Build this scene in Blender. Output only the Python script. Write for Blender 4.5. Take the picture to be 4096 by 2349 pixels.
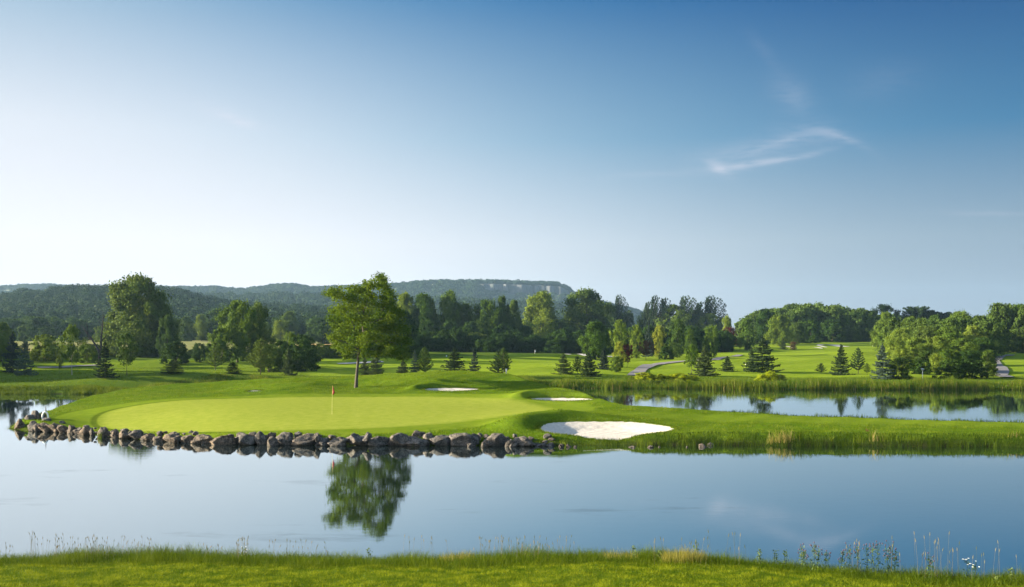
import bpy, math, random
import numpy as np
from mathutils import Vector, noise as mnoise
R = math.radians
sc = bpy.context.scene
col = sc.collection
for o in list(bpy.data.objects): bpy.data.objects.remove(o)

# ---------------------------------------------------------------- camera, sky, sun, exposure
F = 3934.0; H = 6.6; HY = 1350.0; CX = 2048.0         # focal length in photo pixels, eye height, horizon row
cam_d = bpy.data.cameras.new('camera'); cam = bpy.data.objects.new('camera', cam_d); col.objects.link(cam)
cam.location = (0, 0, H); cam.rotation_euler = (R(90), 0, 0)
cam_d.sensor_width = 36; cam_d.lens = 36*F/4096; cam_d.shift_y = (HY-1174.5)/4096
cam_d.clip_start = 0.5; cam_d.clip_end = 12000
sc.camera = cam
sc.view_settings.view_transform = 'Standard'; sc.view_settings.look = 'None'
sc.view_settings.gamma = 1; sc.view_settings.use_curve_mapping = False
EV = 2.3; sc.view_settings.exposure = EV
SUN_EL, SUN_AZ = 13.5, -87.0                          # azimuth from +Y towards +X (left of the view is negative)
sd = bpy.data.lights.new('sun', 'SUN'); sd.energy = 5.0; sd.angle = R(0.5); sd.color = (1.0, 0.86, 0.62)
sun = bpy.data.objects.new('sun', sd); col.objects.link(sun)
sv = Vector((math.sin(R(SUN_AZ))*math.cos(R(SUN_EL)), math.cos(R(SUN_AZ))*math.cos(R(SUN_EL)), math.sin(R(SUN_EL))))
sun.rotation_euler = sv.to_track_quat('Z', 'Y').to_euler()
sun.location = (-60, 40, 60)
def lin(c):
    return tuple(((x/255)/12.92 if x/255 <= .04045 else ((x/255+.055)/1.055)**2.4) for x in c)
BG = 0.085
def build_world():
    w = bpy.data.worlds.new('World'); sc.world = w; w.use_nodes = True
    nt = w.node_tree; N = nt.nodes; L = nt.links; N.clear()
    out = N.new('ShaderNodeOutputWorld'); bg = N.new('ShaderNodeBackground'); bg.inputs[1].default_value = BG
    sky = N.new('ShaderNodeTexSky'); sky.sky_type = 'NISHITA'; sky.sun_disc = False
    sky.sun_elevation = R(SUN_EL); sky.sun_rotation = R(SUN_AZ); sky.dust_density = 2.0
    tc = N.new('ShaderNodeTexCoord'); sep = N.new('ShaderNodeSeparateXYZ'); L.new(tc.outputs['Generated'], sep.inputs[0])
    def m(op, a, b=None, c=None, clamp=False):
        n = N.new('ShaderNodeMath'); n.operation = op; n.use_clamp = clamp
        for i, v in enumerate((a, b, c)):
            if v is None: continue
            if isinstance(v, (int, float)): n.inputs[i].default_value = v
            else: L.new(v, n.inputs[i])
        return n.outputs[0]
    X, Y, Z = sep.outputs
    hyp = m('SQRT', m('ADD', m('MULTIPLY', X, X), m('MULTIPLY', Y, Y)))
    ta = m('DIVIDE', X, m('MAXIMUM', hyp, .001))          # sine of the azimuth
    te = m('DIVIDE', Z, m('MAXIMUM', hyp, .001))          # tangent of the elevation
    ua = m('ADD', m('MULTIPLY', ta, 1/.92), .5, clamp=True)
    cols = {   # elevation tangent : colours from left to right (as seen)
        0.0:  [(239,239,246),(250,249,253),(226,228,234),(176,187,199),(156,170,186)],
        0.095:[(246,245,251),(248,248,252),(216,226,236),(171,190,204),(140,164,183)],
        0.20: [(230,235,244),(206,222,237),(149,185,211),(102,152,188),(58,122,167)],
        0.34: [(154,187,212),(110,157,198),(60,124,177),(28,98,158),(6,76,138)],
    }
    ramps = []
    for e in sorted(cols):
        r = N.new('ShaderNodeValToRGB'); r.color_ramp.interpolation = 'B_SPLINE'
        cs = cols[e]; el = r.color_ramp.elements
        while len(el) < 5: el.new(.5)
        for i, c in enumerate(cs):
            el[i].position = i/4; l = lin(c); el[i].color = (l[0], l[1], l[2], 1)
        L.new(ua, r.inputs[0]); ramps.append((e, r.outputs[0]))
    cur = ramps[0][1]
    for i in range(1, len(ramps)):
        e0, e1 = ramps[i-1][0], ramps[i][0]
        mr = N.new('ShaderNodeMapRange'); mr.interpolation_type = 'LINEAR'
        mr.inputs[1].default_value = e0; mr.inputs[2].default_value = e1; L.new(te, mr.inputs[0])
        mx = N.new('ShaderNodeMixRGB'); L.new(mr.outputs[0], mx.inputs[0]); L.new(cur, mx.inputs[1]); L.new(ramps[i][1], mx.inputs[2])
        cur = mx.outputs[0]
    # cirrus wisps: streaky noise inside soft patches of the sky
    comb = N.new('ShaderNodeCombineXYZ'); 
    px = m('DIVIDE', X, m('MAXIMUM', Y, .05)); pz = m('DIVIDE', Z, m('MAXIMUM', Y, .05))
    L.new(px, comb.inputs[0]); L.new(pz, comb.inputs[1])
    nd = N.new('ShaderNodeTexNoise'); nd.inputs['Scale'].default_value = 9; nd.inputs['Detail'].default_value = 3
    L.new(comb.outputs[0], nd.inputs['Vector'])
    vs = N.new('ShaderNodeVectorMath'); vs.operation = 'SUBTRACT'; L.new(nd.outputs['Color'], vs.inputs[0]); vs.inputs[1].default_value = (.5, .5, .5)
    vsc = N.new('ShaderNodeVectorMath'); vsc.operation = 'SCALE'; L.new(vs.outputs[0], vsc.inputs[0]); vsc.inputs['Scale'].default_value = .018
    va = N.new('ShaderNodeVectorMath'); va.operation = 'ADD'; L.new(comb.outputs[0], va.inputs[0]); L.new(vsc.outputs[0], va.inputs[1])
    total = None
    wisps = [  # photo x, y, half length, half thickness, tilt (deg), strength, bend
        (3090, 652, 215, 13.5, 9, 0.272, 1.0), (2885, 668, 60, 24.3, -34, 0.272, 0), (2960, 668, 110, 24.3, 3, 0.128, 0), (2990, 606, 240, 54.0, 6, 0.128, 0),
        (3340, 545, 140, 17.6, -16, 0.176, -1.0), (3150, 562, 120, 18.9, 14, 0.144, -.8), (3250, 535, 170, 54.0, -4, 0.08, 0), (3180, 400, 90, 59.4, -34, 0.072, 0), (3140, 360, 100, 81.0, -40, 0.048, 0),
        (3050, 205, 100, 29.7, -52, 0.04, 0), (3540, 330, 170, 81.0, 14, 0.04, 0), (960, 478, 110, 20.2, -17, 0.24, .4), (880, 440, 150, 45.9, -20, 0.08, 0),
        (3930, 858, 190, 12.2, -1, 0.096, 0), (450, 720, 260, 35.1, 2, 0.04, 0), (200, 640, 200, 29.7, 1, 0.048, 0), (2650, 695, 240, 16.2, 3, 0.08, 0),
    ]
    for (wx, wy, hl, ht, tilt, s, bend) in wisps:
        cx, cz = (wx-CX)/F, (HY-wy)/F
        mp = N.new('ShaderNodeMapping'); mp.vector_type = 'TEXTURE'
        mp.inputs['Location'].default_value = (cx, cz, 0); mp.inputs['Rotation'].default_value = (0, 0, R(tilt)); mp.inputs['Scale'].default_value = (hl/F, ht/F, 1)
        L.new(va.outputs[0], mp.inputs[0])
        sp = N.new('ShaderNodeSeparateXYZ'); L.new(mp.outputs[0], sp.inputs[0])
        q = sp.outputs[1]
        if bend: q = m('SUBTRACT', q, m('MULTIPLY', m('MULTIPLY', sp.outputs[0], sp.outputs[0]), bend))
        d2 = m('ADD', m('MULTIPLY', sp.outputs[0], sp.outputs[0]), m('MULTIPLY', q, q))
        g = m('MULTIPLY', m('EXPONENT', m('MULTIPLY', d2, -1.3)), s)
        total = g if total is None else m('ADD', total, g)
    ms = N.new('ShaderNodeMapping'); ms.inputs['Rotation'].default_value = (0, 0, R(-14)); ms.inputs['Scale'].default_value = (1, 6, 1); L.new(va.outputs[0], ms.inputs[0])
    ns = N.new('ShaderNodeTexNoise'); ns.inputs['Scale'].default_value = 34; ns.inputs['Detail'].default_value = 7; ns.inputs['Roughness'].default_value = .6; L.new(ms.outputs[0], ns.inputs['Vector'])
    st = m('ADD', m('MULTIPLY', ns.outputs[0], 3.2), -.75, clamp=True)
    front = m('GREATER_THAN', Y, .3)
    cl = m('MULTIPLY', m('MULTIPLY', total, st), front, clamp=True)
    mc = N.new('ShaderNodeMixRGB'); L.new(cl, mc.inputs[0]); L.new(cur, mc.inputs[1])
    k = 1/(BG*2**EV); wc = lin((240, 236, 246)); mc.inputs[2].default_value = (*wc, 1)
    sk = N.new('ShaderNodeVectorMath'); sk.operation = 'SCALE'; L.new(mc.outputs[0], sk.inputs[0]); sk.inputs['Scale'].default_value = k
    # overhead and behind the camera the physical sky takes over
    fr = N.new('ShaderNodeMapRange'); fr.inputs[1].default_value = .42; fr.inputs[2].default_value = 1.1; fr.inputs[3].default_value = 1; fr.inputs[4].default_value = 0; L.new(te, fr.inputs[0])
    fb = N.new('ShaderNodeMapRange'); fb.inputs[1].default_value = -.35; fb.inputs[2].default_value = .1; L.new(Y, fb.inputs[0])
    fac = m('MULTIPLY', fr.outputs[0], fb.outputs[0])
    mm = N.new('ShaderNodeMixRGB'); L.new(fac, mm.inputs[0]); L.new(sky.outputs[0], mm.inputs[1]); L.new(sk.outputs[0], mm.inputs[2])
    L.new(mm.outputs[0], bg.inputs[0]); L.new(bg.outputs[0], out.inputs[0])
build_world()
sc.cycles.max_bounces = 6; sc.cycles.diffuse_bounces = 2; sc.cycles.glossy_bounces = 3; sc.cycles.transmission_bounces = 3
sc.cycles.volume_bounces = 0; sc.cycles.transparent_max_bounces = 6; sc.cycles.caustics_reflective = False; sc.cycles.caustics_refractive = False
sc.cycles.sample_clamp_indirect = 4

# ---------------------------------------------------------------- helpers
rng = np.random.default_rng(7); random.seed(7)
def Xat(px, D): return (px-CX)*D/F
def Zat(py, D): return H-(py-HY)*D/F
def tag(o, label=None, cat=None, group=None, kind=None):
    if label: o['label'] = label
    if cat: o['category'] = cat
    if group: o['group'] = group
    if kind: o['kind'] = kind
    return o
def mesh_np(name, V, Fq, mat, attrs=None, smooth=False):
    """V (n,3), Fq (m,k) all faces the same size"""
    me = bpy.data.meshes.new(name); V = np.asarray(V, np.float32); Fq = np.asarray(Fq, np.int32)
    k = Fq.shape[1]; m_ = Fq.shape[0]
    me.vertices.add(len(V)); me.vertices.foreach_set('co', V.ravel())
    me.loops.add(m_*k); me.loops.foreach_set('vertex_index', Fq.ravel())
    me.polygons.add(m_); me.polygons.foreach_set('loop_start', np.arange(m_, dtype=np.int32)*k)
    if smooth: me.polygons.foreach_set('use_smooth', np.ones(m_, dtype=bool))
    for n, a in (attrs or {}).items():
        at = me.attributes.new(n, 'FLOAT', 'POINT'); at.data.foreach_set('value', np.asarray(a, np.float32))
    if mat: me.materials.append(mat)
    me.update(calc_edges=True); me.validate()
    return me
def link(name, me, parent=None, loc=None):
    o = bpy.data.objects.new(name, me); col.objects.link(o)
    if parent: o.parent = parent
    if loc: o.location = loc
    return o
def empty(name, loc, label, cat, group=None, rz=0):
    o = bpy.data.objects.new(name, None); col.objects.link(o); o.location = loc; o.rotation_euler = (0, 0, rz)
    o.empty_display_size = .3
    return tag(o, label, cat, group)
def merge(parts):
    Vs, Fs, T, off = [], [], [], 0
    for (V, Fq, t) in parts:
        Vs.append(V); Fs.append(Fq+off); T.append(t); off += len(V)
    return np.concatenate(Vs), np.concatenate(Fs), np.concatenate(T)
def tube(pts, rad, n=7):
    """quads of a bent tapering tube"""
    pts = np.asarray(pts, float); rad = np.asarray(rad, float); V = []; Fq = []
    for i, p in enumerate(pts):
        d = pts[min(i+1, len(pts)-1)]-pts[max(i-1, 0)]; d = d/(np.linalg.norm(d)+1e-9)
        a = np.cross(d, (0.13, 1, .05)); a /= np.linalg.norm(a)+1e-9; b = np.cross(d, a)
        for j in range(n):
            t = 2*math.pi*j/n; V.append(p+rad[i]*(a*math.cos(t)+b*math.sin(t)))
    for i in range(len(pts)-1):
        for j in range(n):
            Fq.append((i*n+j, i*n+(j+1) % n, (i+1)*n+(j+1) % n, (i+1)*n+j))
    V.append(pts[-1]); e = len(V)-1; s = (len(pts)-1)*n
    for j in range(n): Fq.append((s+j, s+(j+1) % n, e, e))
    return np.array(V), np.array([f for f in Fq if f[2] != f[3]] , int), None
def tubes_mesh(name, lst, mat, n=6):
    parts = []
    for pts, rad in lst:
        V, Fq, _ = tube(pts, rad, n); parts.append((V, Fq, np.zeros(len(V))))
    V, Fq, T = merge(parts)
    return mesh_np(name, V, Fq, mat, smooth=True)
def box_parts(x0, x1, y0, y1, z0, z1):
    V = np.array([(x, y, z) for z in (z0, z1) for y in (y0, y1) for x in (x0, x1)], float)
    Fq = np.array([(0, 2, 3, 1), (4, 5, 7, 6), (0, 1, 5, 4), (2, 6, 7, 3), (0, 4, 6, 2), (1, 3, 7, 5)])
    return V, Fq, np.zeros(8)
def unit(v): return v/(np.linalg.norm(v, axis=-1, keepdims=True)+1e-9)
def leaves(C, size, outdir, tint, g, outw=.8, aspect=.62, up=0.0):
    """rhombic leaf faces at points C; normals lean along outdir"""
    n = len(C); N_ = unit(g.normal(size=(n, 3))+outdir*outw+np.array([0, 0, up]))
    T_ = unit(np.cross(N_, g.normal(size=(n, 3)))); B_ = np.cross(N_, T_)
    s = (size*g.uniform(.6, 1.4, n))[:, None]
    V = np.empty((n, 4, 3)); V[:, 0] = C-T_*s; V[:, 1] = C+B_*s*aspect; V[:, 2] = C+T_*s; V[:, 3] = C-B_*s*aspect
    Fq = np.arange(n*4).reshape(n, 4)
    return V.reshape(-1, 3), Fq, np.repeat(tint, 4)

# ---------------------------------------------------------------- materials
def newmat(name):
    m = bpy.data.materials.new(name); m.use_nodes = True; nt = m.node_tree; nt.nodes.clear()
    return m, nt, nt.nodes, nt.links
def nd(N, t, **kw):
    n = N.new(t)
    for k, v in kw.items(): setattr(n, k, v)
    return n
def ramp(N, L, src, stops, interp='LINEAR'):
    r = N.new('ShaderNodeValToRGB'); r.color_ramp.interpolation = interp; el = r.color_ramp.elements
    while len(el) < len(stops): el.new(.5)
    for i, (p, c) in enumerate(stops): el[i].position = p; el[i].color = (*c, 1)
    L.new(src, r.inputs[0]); return r.outputs[0]
def noise(N, L, scale, detail=4, rough=.55, vec=None, coord='Object', stretch=None):
    t = N.new('ShaderNodeTexNoise'); t.inputs['Scale'].default_value = scale; t.inputs['Detail'].default_value = detail; t.inputs['Roughness'].default_value = rough
    if vec is None:
        tc = N.new('ShaderNodeTexCoord'); vec = tc.outputs[coord]
    if stretch:
        mp = N.new('ShaderNodeMapping'); mp.inputs['Scale'].default_value = stretch; L.new(vec, mp.inputs[0]); vec = mp.outputs[0]
    L.new(vec, t.inputs['Vector']); return t.outputs[0]
def mixc(N, L, f, a, b, mode='MIX'):
    n = N.new('ShaderNodeMixRGB'); n.blend_type = mode
    for i, v in enumerate((f, a, b)):
        if isinstance(v, (int, float)): n.inputs[i].default_value = v
        elif isinstance(v, tuple): n.inputs[i].default_value = (*v, 1)
        else: L.new(v, n.inputs[i])
    return n.outputs[0]
def fmath(N, L, op, a, b=0.0, clamp=False):
    n = N.new('ShaderNodeMath'); n.operation = op; n.use_clamp = clamp
    for i, v in enumerate((a, b)):
        if isinstance(v, (int, float)): n.inputs[i].default_value = v
        else: L.new(v, n.inputs[i])
    return n.outputs[0]
def foliage(name, c0, c1, trans=.22, obj_var=.38):
    """leaf material: two tones by leaf, each plant slightly its own"""
    m, nt, N, L = newmat(name)
    at = N.new('ShaderNodeAttribute'); at.attribute_name = 'tint'
    c = ramp(N, L, at.outputs['Fac'], [(0, c0), (1, c1)])
    oi = N.new('ShaderNodeObjectInfo')
    hs = N.new('ShaderNodeHueSaturation'); L.new(c, hs.inputs['Color'])
    L.new(fmath(N, L, 'ADD', fmath(N, L, 'MULTIPLY', oi.outputs['Random'], obj_var*.12), .5-obj_var*.06), hs.inputs['Hue'])
    L.new(fmath(N, L, 'ADD', fmath(N, L, 'MULTIPLY', oi.outputs['Random'], -obj_var*2), 1+obj_var), hs.inputs['Value'])
    d = N.new('ShaderNodeBsdfPrincipled'); d.inputs['Roughness'].default_value = .55; d.inputs['Specular IOR Level'].default_value = .02
    t = N.new('ShaderNodeBsdfTranslucent'); L.new(hs.outputs[0], d.inputs['Base Color'])
    tcol = mixc(N, L, 1.0, hs.outputs[0], (1.25, 1.15, .5), 'MULTIPLY'); L.new(tcol, t.inputs[0])
    mx = N.new('ShaderNodeMixShader'); mx.inputs[0].default_value = trans
    L.new(d.outputs[0], mx.inputs[1]); L.new(t.outputs[0], mx.inputs[2])
    o = N.new('ShaderNodeOutputMaterial'); L.new(mx.outputs[0], o.inputs[0]); return m
def simple(name, c, rough=.7, var=None, scale=8, bump=0.0, metal=0.0):
    m, nt, N, L = newmat(name)
    b = N.new('ShaderNodeBsdfPrincipled'); b.inputs['Roughness'].default_value = rough; b.inputs['Metallic'].default_value = metal
    if var:
        n_ = noise(N, L, scale, 5); cc = ramp(N, L, n_, [(.3, c), (.7, var)]); L.new(cc, b.inputs['Base Color'])
        if bump:
            bp = N.new('ShaderNodeBump'); bp.inputs['Strength'].default_value = bump; L.new(n_, bp.inputs['Height']); L.new(bp.outputs[0], b.inputs['Normal'])
    else: b.inputs['Base Color'].default_value = (*c, 1)
    o = N.new('ShaderNodeOutputMaterial'); L.new(b.outputs[0], o.inputs[0]); return m
M = {}
M['leaf'] = foliage('broadleaf_leaves', (.032, .070, .010), (.105, .160, .020))
M['leafdark'] = foliage('dark_leaves', (.020, .048, .011), (.068, .112, .020))
M['leaflight'] = foliage('light_leaves', (.07, .12, .018), (.17, .23, .035), .35)
M['leafhero'] = foliage('honey_locust_leaves', (.026, .066, .008), (.105, .155, .016), .3, 0)
M['spruce'] = foliage('spruce_needles', (.014, .033, .014), (.045, .070, .026), .12)
M['blue'] = foliage('blue_spruce_needles', (.022, .044, .036), (.062, .090, .072), .12)
M['pine'] = foliage('pine_needles', (.030, .060, .012), (.095, .140, .026), .2)
M['darkpine'] = foliage('dark_pine_needles', (.012, .030, .014), (.034, .060, .024), .15)
M['red'] = foliage('purple_leaves', (.030, .008, .010), (.075, .022, .022), .2)
M['brown'] = foliage('brown_leaves', (.050, .030, .018), (.11, .062, .034), .2)
M['gold'] = foliage('golden_leaves', (.06, .10, .014), (.16, .20, .03), .3)
M['wood_far'] = foliage('far_wood_leaves', (.013, .032, .011), (.030, .054, .016), .1, 0)
M['wood_ridge'] = foliage('ridge_wood_leaves', (.015, .036, .015), (.027, .050, .018), .1, 0)
M['bark'] = simple('bark', (.030, .024, .018), .9, (.075, .062, .048), 6, .4)
M['palebark'] = simple('pale_bark', (.20, .18, .14), .9, (.33, .30, .24), 5, .3)
M['deadwood'] = simple('dead_wood', (.016, .013, .011), .9, (.034, .028, .024), 5, .3)
M['reed'] = foliage('reed_blades', (.030, .072, .007), (.155, .20, .020), .3, 0)
M['reeddry'] = foliage('dry_reed_blades', (.16, .15, .05), (.30, .26, .10), .35, 0)
M['tallgrass'] = foliage('tall_grass_blades', (.032, .068, .004), (.125, .165, .012), .3, 0)
M['lawnblade'] = foliage('lawn_blades', (.055, .10, .004), (.20, .24, .014), .3, 0)
M['seed'] = foliage('seed_heads', (.07, .085, .03), (.24, .20, .12), .25, 0)
M['dry'] = foliage('dry_grass_blades', (.11, .13, .025), (.30, .27, .08), .4, 0)
M['yellow'] = foliage('yellow_blossom_shrub', (.12, .18, .010), (.36, .42, .02), .4, 0)

def ground_mat(name, base, alt, patch, fine=.5, kind=None):
    """mown turf: blotches, fine mottling, small bumps"""
    m, nt, N, L = newmat(name)
    tc = N.new('ShaderNodeTexCoord'); v = tc.outputs['Object']
    big = noise(N, L, .09, 4, .6, v); mid = noise(N, L, .9, 5, .65, v); fin = noise(N, L, 9, 3, .7, v)
    c = ramp(N, L, mid, [(.32, base), (.68, alt)])
    c = mixc(N, L, fmath(N, L, 'MULTIPLY', fmath(N, L, 'SUBTRACT', big, .42, True), 2.2, True), c, patch)
    fr = ramp(N, L, fin, [(.25, (1-fine*.7,)*3), (.75, (1+fine*.6,)*3)])
    c = mixc(N, L, 1.0, c, fr, 'MULTIPLY')
    b = N.new('ShaderNodeBsdfPrincipled'); b.inputs['Roughness'].default_value = .85; b.inputs['Specular IOR Level'].default_value = 0
    L.new(c, b.inputs['Base Color'])
    bp = N.new('ShaderNodeBump'); bp.inputs['Strength'].default_value = .5; bp.inputs['Distance'].default_value = .05
    L.new(fmath(N, L, 'ADD', fmath(N, L, 'MULTIPLY', mid, 1.5), fin), bp.inputs['Height']); L.new(bp.outputs[0], b.inputs['Normal'])
    o = N.new('ShaderNodeOutputMaterial'); L.new(b.outputs[0], o.inputs[0])
    return m, N, L, b, c, (big, mid, fin)
M['soil'] = simple('wet_soil', (.020, .017, .010), .9, (.045, .038, .02), 3)
M['sand'] = simple('bunker_sand', (.36, .335, .30), .95, (.52, .485, .435), 6, .8)
M['path'] = simple('gravel_path', (.10, .094, .10), .9, (.165, .152, .155), 3, .2)  # shade on the right-hand path is put into this darker gravel colour
M['palepath'] = simple('pale_gravel_path', (.34, .32, .31), .9, (.44, .42, .40), 3, .2)
M['white'] = simple('white_paint', (.75, .75, .73), .5)
M['flagred'] = simple('red_flag_cloth', (.24, .004, .005), .7)
M['poleyellow'] = simple('yellow_fibreglass', (.50, .46, .16), .6)
M['darkpost'] = simple('dark_timber', (.03, .022, .015), .8)
M['orangewood'] = simple('orange_brown_wood', (.30, .12, .04), .8)
M['metal'] = simple('galvanised_sheet', (.35, .38, .42), .5, metal=.4)

# ---------------------------------------------------------------- far terrain
KN = [-1500, 300, 1000, 1350, 2048, 2700, 3200, 5600]
PR = {  # height of the land beyond the pond, along each sight line
    -1500: [(95, -1), (107, -.3), (110, .5), (125, .9), (150, 1.2), (190, 1.6), (240, 2.1), (300, 3.1), (400, 4.6), (600, 7.0), (900, 14), (1400, 20), (3500, 40)],
    300:   [(100, -1), (113.5, -.3), (116, .5), (130, .9), (150, 1.2), (190, 1.6), (240, 2.1), (300, 3.1), (400, 4.6), (600, 7.0), (900, 14), (1400, 20), (3500, 40)],
    1000:  [(118, -1), (126.5, -.3), (129, .5), (138, .9), (150, 1.2), (190, 1.55), (240, 2.0), (300, 2.9), (400, 4.5), (600, 6.8), (900, 12), (1400, 18), (3500, 40)],
    1350:  [(118, -1), (127, -.3), (129.5, .5), (138, .9), (150, 1.15), (190, 1.45), (240, 1.9), (300, 2.6), (400, 4.2), (600, 6.6), (900, 11), (1400, 16), (3500, 40)],
    2048:  [(118, -1), (127, -.3), (129.5, .5), (138, .85), (150, 1.05), (190, 1.3), (260, 1.7), (300, 1.8), (400, 2.0), (480, 2.4), (600, 4.0), (900, 7), (1400, 12), (3500, 30)],
    2700:  [(118, -1), (126, -.3), (128.5, .5), (138, .8), (150, .95), (190, 1.15), (260, 1.5), (300, 1.6), (400, 1.8), (480, 2.4), (600, 4.0), (900, 7), (1400, 10), (3500, 12)],
    3200:  [(115, -1), (123.5, -.3), (126, .45), (138, .7), (150, .85), (190, 1.15), (250, 1.6), (320, 2.8), (420, 4.6), (500, 6), (900, 9), (1400, 10), (3500, 12)],
    5600:  [(115, -1), (123.5, -.3), (126, .45), (138, .7), (150, .85), (190, 1.15), (250, 1.6), (320, 2.8), (420, 4.6), (500, 6), (900, 9), (1400, 10), (3500, 12)],
}
LD = np.linspace(math.log(90), math.log(3500), 700)
tab = np.array([np.interp(np.exp(LD), [p[0] for p in PR[k]], [p[1] for p in PR[k]]) for k in KN])
for r_ in range(3):
    ker = np.ones(7)/7; sm = np.array([np.convolve(np.pad(t, 3, mode='edge'), ker, 'valid') for t in tab])
    w_ = np.clip((LD-math.log(135))/.2, 0, 1); tab = tab*(1-w_)+sm*w_
MOUNDS = [(735, 131, 13, 5, 1.05), (560, 127, 10, 5, .25), (930, 136, 9, 5, .5), (620, 186, 12, 8, .8), (2250, 178, 14, 9, .7), (1750, 240, 18, 9, .6), (2160, 236, 11, 8, 1.1), (1900, 205, 10, 7, .8), (1500, 200, 9, 8, .8), (2420, 190, 8, 6, .7), (2800, 205, 10, 8, .7), (3150, 230, 12, 9, .9), (3380, 260, 12, 10, 1.0), (1650, 172, 8, 5, .5), (2080, 165, 8, 5, .5), (2950, 230, 20, 9, -.3), (2400, 150, 9, 6, .3), (60, 135, 12, 6, -.25)]
def zfar(X, D):
    X = np.asarray(X, float); D = np.asarray(D, float)
    px = X/D*F+CX; ld = np.clip(np.log(np.maximum(D, 90)), LD[0], LD[-1]); fi = (ld-LD[0])/(LD[1]-LD[0]); i = np.clip(fi.astype(int), 0, len(LD)-2); f = fi-i
    vals = tab[:, i]*(1-f)+tab[:, i+1]*f
    pk = np.clip(px, KN[0], KN[-1]); z = np.zeros_like(pk)
    for a in range(len(KN)-1):
        msk = (pk >= KN[a]) & (pk <= KN[a+1]); t = (pk-KN[a])/(KN[a+1]-KN[a]); t = t*t*(3-2*t)
        z = np.where(msk, vals[a]*(1-t)+vals[a+1]*t, z)
    for (mx, md, sx, sy, h) in MOUNDS:
        z = z+h*np.exp(-((X-Xat(mx, md))/sx)**2-((D-md)/sy)**2)
    w = np.clip((D-132)/25, 0, 1)*np.clip((700-D)/300, 0, 1)
    z = z+w*(.16*np.sin(X*.11+D*.05)*np.sin(D*.13+1.3)+.14*np.sin(X*.27-D*.31+.7))
    return z
def hit(px, py, d0=105, d1=1500):
    """where the sight line through a photo pixel meets the far land"""
    Ds = np.linspace(d0, d1, 6000); z = zfar(Xat(px, Ds), Ds); ray = Zat(py, Ds); k = np.argmax((ray <= z) & (z > 0))
    if not (ray[k] <= z[k]): k = 5999
    return float(Ds[k])
def shore_far(px):    # water's edge on the far side
    Ds = np.linspace(100, 134, 300); z = zfar(Xat(px, Ds), Ds); return float(Ds[np.argmax(z > 0)])
def grid_mesh(name, Xg, Yg, Zg, mat, attrs=None):
    nr, nc = Xg.shape; V = np.stack([Xg, Yg, Zg], -1).reshape(-1, 3)
    i, j = np.meshgrid(np.arange(nr-1), np.arange(nc-1), indexing='ij'); a = (i*nc+j).ravel()
    Fq = np.stack([a, a+1, a+nc+1, a+nc], 1)
    return mesh_np(name, V, Fq, mat, {k: v.ravel() for k, v in (attrs or {}).items()}, smooth=True)
# rough, fairway and field colours laid where they lie on the land
m, N, L, b, c, (big, mid, fin) = ground_mat('far_turf', (.045, .088, .010), (.080, .125, .014), (.10, .13, .018), .5)
def attr(N, n): a = N.new('ShaderNodeAttribute'); a.attribute_name = n; return a.outputs['Fac']
fw = ramp(N, L, mid, [(.3, (.120, .190, .012)), (.7, (.185, .240, .022))])
c = mixc(N, L, attr(N, 'fair'), c, fw)
fld = ramp(N, L, noise(N, L, .25, 5, .6, stretch=(.3, 1, 1)), [(.3, (.13, .155, .05)), (.7, (.24, .22, .10))])
c = mixc(N, L, attr(N, 'field'), c, fld)
c = mixc(N, L, attr(N, 'wheat'), c, (.42, .30, .13)); c = mixc(N, L, attr(N, 'mud'), c, (.035, .03, .016))
L.new(c, b.inputs['Base Color']); M['farturf'] = m
Dv = np.concatenate([np.arange(100, 150, .5), np.exp(np.linspace(math.log(150), math.log(3400), 330))])
pv = np.linspace(-1100, 5200, 520)
Dg, Pg = np.meshgrid(Dv, pv, indexing='ij'); Xg = Xat(Pg, Dg); Zg = zfar(Xg, Dg)
def ss(x, a, b): t = np.clip((x-a)/(b-a), 0, 1); return t*t*(3-2*t)
yp = HY+(H-Zg)*F/Dg
fair = ss(Dg, 140, 146)*(1-ss(Dg, 395, 420))
wob = 12*np.sin(Pg*.013)+8*np.sin(Pg*.031+1)
fair *= np.clip(ss(Pg, 1180, 1260)*(1-ss(Dg, 240+wob, 262+wob))+ss(Pg, 2450, 2560), 0, 1)
fair = np.maximum(fair, ss(Dg, 118, 124)*ss(Dg, 120, 150)*(1-ss(Dg, 196, 205))*(1-ss(Pg, 1200, 1300))*.55)
field = ss(Dg, 255, 275)*(1-ss(Pg, 1500, 1600)); wheat = np.exp(-((Pg-1300)/150)**2)*ss(Dg, 285, 300)*(1-ss(Dg, 390, 400))
wheat = np.maximum(wheat, .7*np.exp(-((Pg-20)/70)**2)*ss(Dg, 255, 275)*(1-ss(Dg, 330, 345)))
mud = 1-ss(Zg, -.05, .25)
far = link('ground', grid_mesh('ground', Xg, Dg, Zg, M['farturf'], dict(fair=fair, field=field, wheat=wheat, mud=mud))); tag(far, kind='structure')

def ribbon(name, pts, mat, lift=.12):
    """path laid on the far land: pts = (px, py, width m)"""
    P = []
    for (px, py, w) in pts:
        D = hit(px, py, 135); P.append((Xat(px, D), D, w))
    P = np.array(P); t = np.linspace(0, len(P)-1, len(P)*10)
    Q = np.stack([np.interp(t, range(len(P)), P[:, k]) for k in range(3)], 1)
    for _ in range(4):
        Q[1:-1] = (Q[:-2]+Q[1:-1]*2+Q[2:])/4
    d = np.gradient(Q[:, :2], axis=0); d = unit(d); nrm = np.stack([-d[:, 1], d[:, 0]], 1)
    cols_ = np.linspace(-.5, .5, 7); Xr = Q[:, 0:1]+nrm[:, 0:1]*cols_*Q[:, 2:3]*.8; Yr = Q[:, 1:2]+nrm[:, 1:2]*cols_*Q[:, 2:3]*.8
    Zr = zfar(Xr, Yr)+lift+.02
    o = link(name, grid_mesh(name, Xr, Yr, Zr, mat)); return tag(o, kind='structure')
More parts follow.
